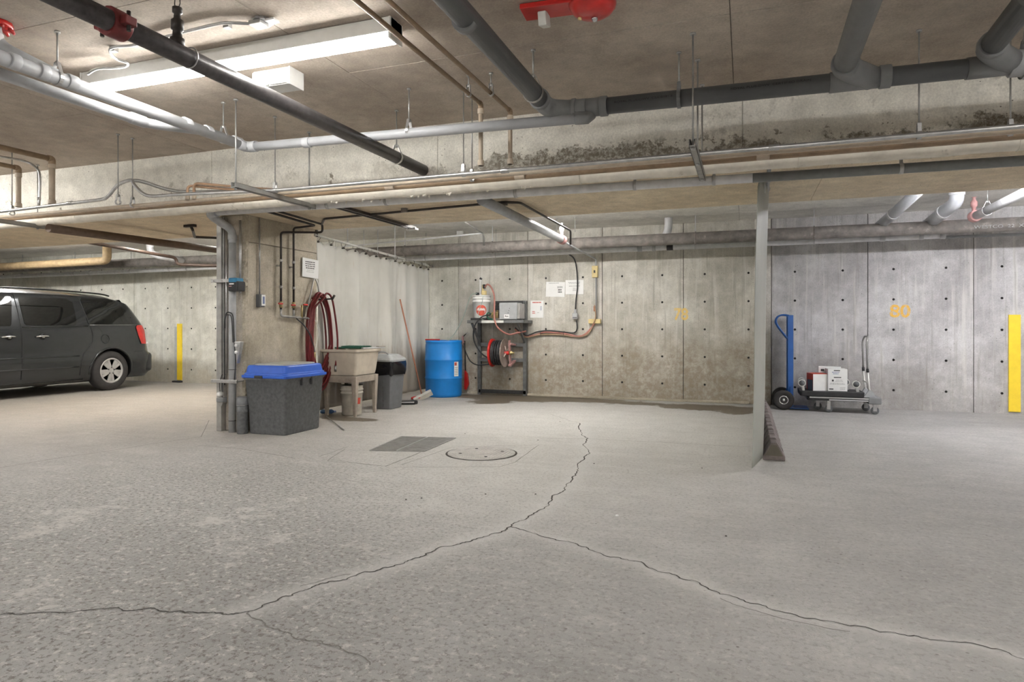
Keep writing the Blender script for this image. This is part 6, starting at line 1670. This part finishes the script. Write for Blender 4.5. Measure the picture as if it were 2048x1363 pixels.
# rear window, plate, windscreen
def rearpt(x, z, off=.004): return Vector((VX + x, VY0 - lerp_tab(LR, z) + off, z))
mb = MB(); vs = []
for j in range(9):
    z = 1.17 + .43 * j / 8; hw = .72 - .05 * j / 8
    for i in range(9): vs.append(rearpt(-hw + 2 * hw * i / 8, z, .012))
mb.add(vs, [(j * 9 + i, j * 9 + i + 1, (j + 1) * 9 + i + 1, (j + 1) * 9 + i) for j in range(8) for i in range(8)], True).build('rear_window', M['glass'], van)
MB().box((VX - .95, VY0 - .14, .28), (VX + .95, VY0 + .02, .64)).build('rear_bumper', M['carpaint'], van, bevel=.07, seg=4)
MB().tube([Vector((VX - .72, VY0 - 3.12, 1.66)), Vector((VX + .72, VY0 - 3.12, 1.66))], .006, 6).build('windscreen_trim', M['cartrim'], van)
mb = MB(); vs = []
for j in range(7):
    l = 3.2 + .72 * j / 6; z = lerp_tab(ZTOP, l) + .012; hw = .66 + .12 * j / 6
    for i in range(7): u = -1 + 2 * i / 6; vs.append((VX + u * hw, VY0 - l, z - .05 * abs(u) ** 3))
mb.add(vs, [(j * 7 + i, j * 7 + i + 1, (j + 1) * 7 + i + 1, (j + 1) * 7 + i) for j in range(6) for i in range(6)], True).build('windscreen', M['glass'], van)
for s in (-1, 1): MB().cbox((VX + s * .68, VY0 - 4.97, .68), (.36, .16, .16)).build('headlamp', M['lampclear'], van, bevel=.04)
MB().box((VX - .38, VY0 - 5.12, .52), (VX + .38, VY0 - 5.02, .74)).build('grille', M['cartrim'], van, bevel=.02)
MB().box((VX - .8, VY0 - 4.6, .17), (VX + .8, VY0 - .5, .24)).build('underbody', M['cartrim'], van)
for l in WR:
    for s in (1, -1):
        cx_, cyy, r = VX + s * .875, VY0 - l, .345
        ax = (s, 0, 0)
        wl = MB().lathe([(.20, -.10), (.26, -.11), (.325, -.10), (.342, -.075), (.345, 0), (.342, .055), (.325, .088), (.27, .103), (.222, .098), (.212, .08)], (cx_, cyy, r), axis=ax, n=48).build('wheel', M['tyre'], van)
        MB().lathe([(.0, .045), (.19, .05), (.20, .07), (.215, .09), (.222, .094), (.228, .09), (.218, .05), (0, .03)], (cx_, cyy, r), axis=ax, n=40).build('rim', M['abs'], wl)
        cap = MB()
        cap.lathe([(.188, .07), (.19, .092), (.205, .10), (.221, .096), (.221, .08)], (cx_, cyy, r), axis=ax, n=40)
        cap.lathe([(.0, .085), (.045, .085), (.062, .078), (.062, .06)], (cx_, cyy, r), axis=ax, n=20)
        for k in range(5):
            a = k * 2 * pi / 5 + pi / 5 + .25
            u = Vector((0, cos(a), sin(a))); v = Vector((0, -sin(a), cos(a))); c = Vector((cx_ + s * .078, cyy, r))
            e = Vector((s * .014, 0, 0))
            for sg in (-1, 1):
                cap.prism([c + u * .045 + v * sg * .004, c + u * .045 + v * sg * .034, c + u * .10 + v * sg * .050, c + u * .198 + v * sg * .074, c + u * .205 + v * sg * .020, c + u * .13 + v * sg * .016, c + u * .12 + v * sg * .006], e)
            cap.prism([c + u * .04 + v * -.02, c + u * .04 + v * .02, c + u * .205 + v * .012, c + u * .205 + v * -.012], e * .9)
        cap.build('hubcap', M['hub'], wl)
        mb = MB()
        for k in range(5): a = k * 2 * pi / 5 + .25; mb.cyl((cx_ + s * .08, cyy + .058 * cos(a), r + .058 * sin(a)), (cx_ + s * .094, cyy + .058 * cos(a), r + .058 * sin(a)), .013, n=8)
        mb.build('wheel_nut', M['abs'], wl)

# ------------------------------------------------------------------ small debris on the floor
G = 'crumbs of grit on the open floor'
for k, (px, py) in enumerate(((1234, 1031), (843, 996), (812, 999), (1404, 936), (971, 988), (1071, 988), (1452, 1072), (1188, 927), (1076, 880), (930, 867), (1120, 843))):
    c = P(px, py, z=0); mb = MB(); r = .007 if k else .011
    mb.lathe([(0, 0), (r, .001), (r * .8, r * .6), (0, r * .8)], c, n=6, smooth=False)
    o = mb.build('grit', M['paper'] if k == 0 else M['crack'], loc=c)
    tag(o, 'pale stone chip on the floor right of the main crack' if k == 0 else 'tiny dark crumb of grit lying on the open floor', 'debris', None if k == 0 else G)
